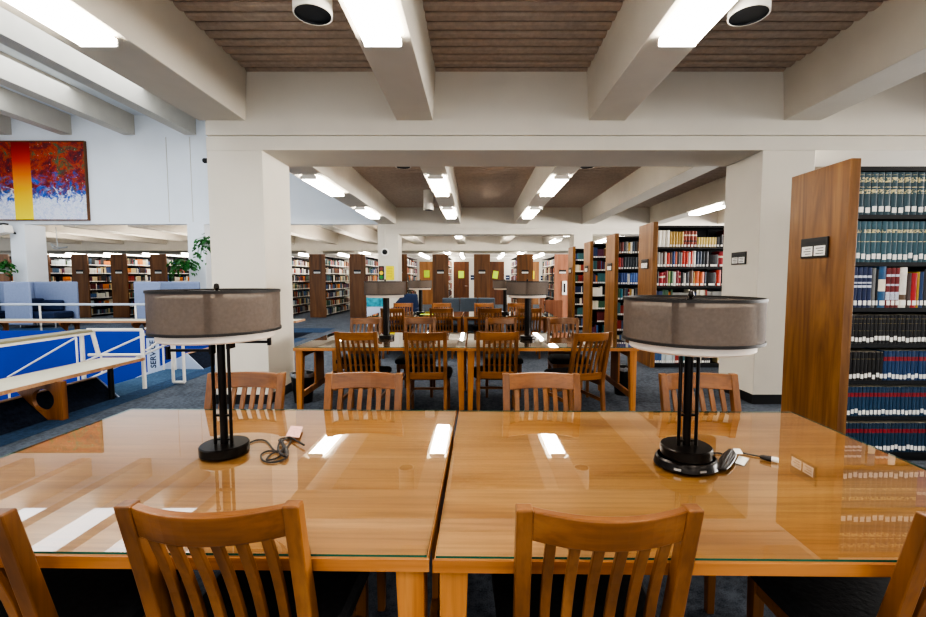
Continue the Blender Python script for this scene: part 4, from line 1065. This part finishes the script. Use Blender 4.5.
# sofa
t = thing('sofa', 'slate grey sofa with three back sections behind the third table row', 'sofa', (-.17, 11.6, 0))
for k in range(3):
    b = MB(); b.box(-.72 + .48 * k + .005, -.72 + .48 * (k + 1) - .005, .3, .45, .3, .93); b.build('back_cushion', M['sofa'], t, .03, 3)
    b = MB(); b.box(-.72 + .48 * k + .005, -.72 + .48 * (k + 1) - .005, -.3, .29, .25, .45); b.build('seat_cushion', M['sofa'], t, .03, 3)
b = MB(); b.box(-.72, .72, -.3, .44, .1, .249); b.build('base', M['black_plastic'], t)
for x in (-.66, .66):
    for y in (-.25, .38): b = MB(); b.tube([(x, y, 0), (x, y, .1)], .02, 8); b.build('leg', M['steel'], t)
# carrel desk
t = thing('carrel_desk', 'pinkish wood study carrel at the far end of the right hand bookcases', 'desk', (2.15, 12.2, 0))
b = MB(); b.box(-.2, .28, 0, .04, 0, .86); b.build('front_panel', M['panel_rose'], t, .004)
b = MB(); b.box(-.28, -.23, -.05, .6, 0, 1.0); b.build('side_panel', M['panel_rose'], t, .004)
b = MB(); b.box(-.22, .3, .041, .6, .8, .83); b.build('desktop', M['panel_rose'], t, .004)
b = MB(); b.box(.24, .28, .041, .6, 0, .8); b.build('side_panel', M['panel_rose'], t, .004)
# navy armchair and teal display board
t = thing('armchair', 'navy armchair with slanting back behind the third table row at left', 'armchair', (-2.0, 12.6, 0))
b = MB(); b.box(-.36, .36, -.35, .3, .2, .45); b.build('seat_cushion', M['navy'], t, .04, 3)
b = MB(); b.prism([(-.38, .3), (.38, .3), (.3, 1.0), (-.1, 1.02), (-.38, .7)], 'Y', .3, .42); b.build('back_cushion', M['navy'], t, .03)
for x in (-.3, .3):
    for y in (-.28, .28): b = MB(); b.tube([(x, y, 0), (x, y, .2)], .02, 8); b.build('leg', M['black_metal'], t)
for s in (-1, 1): b = MB(); b.box(s * .36 - .04, s * .36 + .04, -.33, .3, .2, .62); b.build('armrest', M['navy'], t, .03)
t = thing('display_board', 'pale board with teal and blue printed top standing behind the third table row', 'display board', (-2.72, 12.4, 0))
b = MB(); b.box(-.34, .3, 0, .03, .1, .98); b.build('board', M['banner'], t)
b = MB(); b.box(-.34, .3, -.006, -.0005, .66, .98); b.build('print', M['teal_print'], t)
for x in (-.28, .24): b = MB(); b.box(x - .02, x + .02, -.15, .18, 0, .1); b.build('foot', M['black_plastic'], t)
# lime sheet on the third table
b = MB(); b.box(-.14, .14, -.1, .1, 0, .002); o = b.build('paper_sheet', M['lime']); o.location = P(427.5, 314.3, Z=.7495); tag(o, 'lime green sheet lying on the third row table near its lamp', 'paper')

def plant(name, lab, at, n, spread, drop, seed, back):
    r_ = random.Random(seed); t = thing(name, lab, 'plant', at)
    b = MB(); b.lathe([(.0005, -.14), (.09, -.14), (.12, .0), (.125, .02), (.105, .02), (.1, -.01), (.0005, -.01)], 18); b.build('pot', M['pot'], t)
    b = MB(); b.box(-.02, .02, .1, back, -.08, -.04); b.build('bracket', M['fixture'], t)
    lf = MB(); stm = MB()
    for k in range(n):
        a = r_.uniform(0, 2 * PI); rad = spread * (r_.random() ** .6); f = rad / spread
        p = Vector((rad * math.cos(a), -.05 - abs(rad * .5 * math.sin(a)), .06 + r_.uniform(.0, .22) * (1 - f * .4) - drop * f * r_.random()))
        if k % 4 == 0: smooth_tube(stm, [(0, 0, -.01), (p.x * .5, p.y * .5, max(p.z, 0) * .6 + .08), tuple(p)], .006, 5)
        L = r_.uniform(.1, .17); W = L * .36; rot = Matrix.Rotation(a + r_.uniform(-.6, .6), 4, 'Z') @ Matrix.Rotation(r_.uniform(.1, 1.1), 4, 'Y') @ Matrix.Rotation(r_.uniform(-.6, .6), 4, 'X')
        pts = [(0, 0, 0), (L * .3, W, .02), (L * .7, W * .7, .01), (L, 0, -.02), (L * .7, -W * .7, .01), (L * .3, -W, .02), (L * .5, 0, -.012)]
        lf.add([p + rot @ Vector(q_) for q_ in pts], [(0, 6, 1), (1, 6, 2), (2, 6, 3), (3, 6, 4), (4, 6, 5), (5, 6, 0)])
    lf.build('foliage', M['leaf'], t); stm.build('stem', M['leaf'], t)
plant('hanging_plant', 'leafy green plant on the front of the far left white column', P(5, 268, Y=13.95), 90, .42, .35, 1, .25)
plant('hanging_plant', 'leafy green plant on the second white column, left of its edge', P(186, 266, Y=13.95), 120, .46, .4, 2, .25)
plant('hanging_plant', 'trailing green plant half hidden behind the near cream column', P(207, 243, Y=13.0), 70, .34, .75, 5, 1.19)

def make_bin():
    t = thing('waste_bin', '', 'bin')
    b = MB(); b.lathe([(.0005, .0), (.10, .0), (.135, .34), (.128, .34), (.095, .01), (.0005, .01)], 28); b.build('body', M['black_plastic'], t)
    b = MB(); n = 28; vs = []
    for (r0, z) in ((.137, .31), (.141, .33), (.139, .35), (.13, .348), (.118, .28)):
        for k in range(n): j = rnd.uniform(-.002, .006); vs.append(((r0 + j) * math.cos(2 * PI * k / n), (r0 + j) * math.sin(2 * PI * k / n), z + rnd.uniform(-.012, .008)))
    b.add(vs, [(i * n + k, i * n + (k + 1) % n, (i + 1) * n + (k + 1) % n, (i + 1) * n + k) for i in range(4) for k in range(n)], 0, True); b.build('bin_liner', M['bag'], t)
    return t
bn = make_bin()
place(bn, 0, (-2.02, 5.1, 0), 0, 'black waste bin with clear liner beside the near cream column', 'waste bins')
place(bn, 1, (1.86, 5.45, 0), 0, 'black waste bin with clear liner under the right end of the second table row', 'waste bins')

# ------------------------------------------------------------------ look
sc = bpy.context.scene
sc.view_settings.view_transform = 'AgX'
try: sc.view_settings.look = 'AgX - High Contrast'
except Exception: pass
sc.view_settings.exposure = 1.13
sc.cycles.use_denoising = True
sc.cycles.max_bounces = 8
sc.cycles.transparent_max_bounces = 12
sc.cycles.caustics_reflective = False
sc.cycles.caustics_refractive = False
print('BOOKS', nbook[0], 'STUFF BOXES', len(stf.v) // 8)
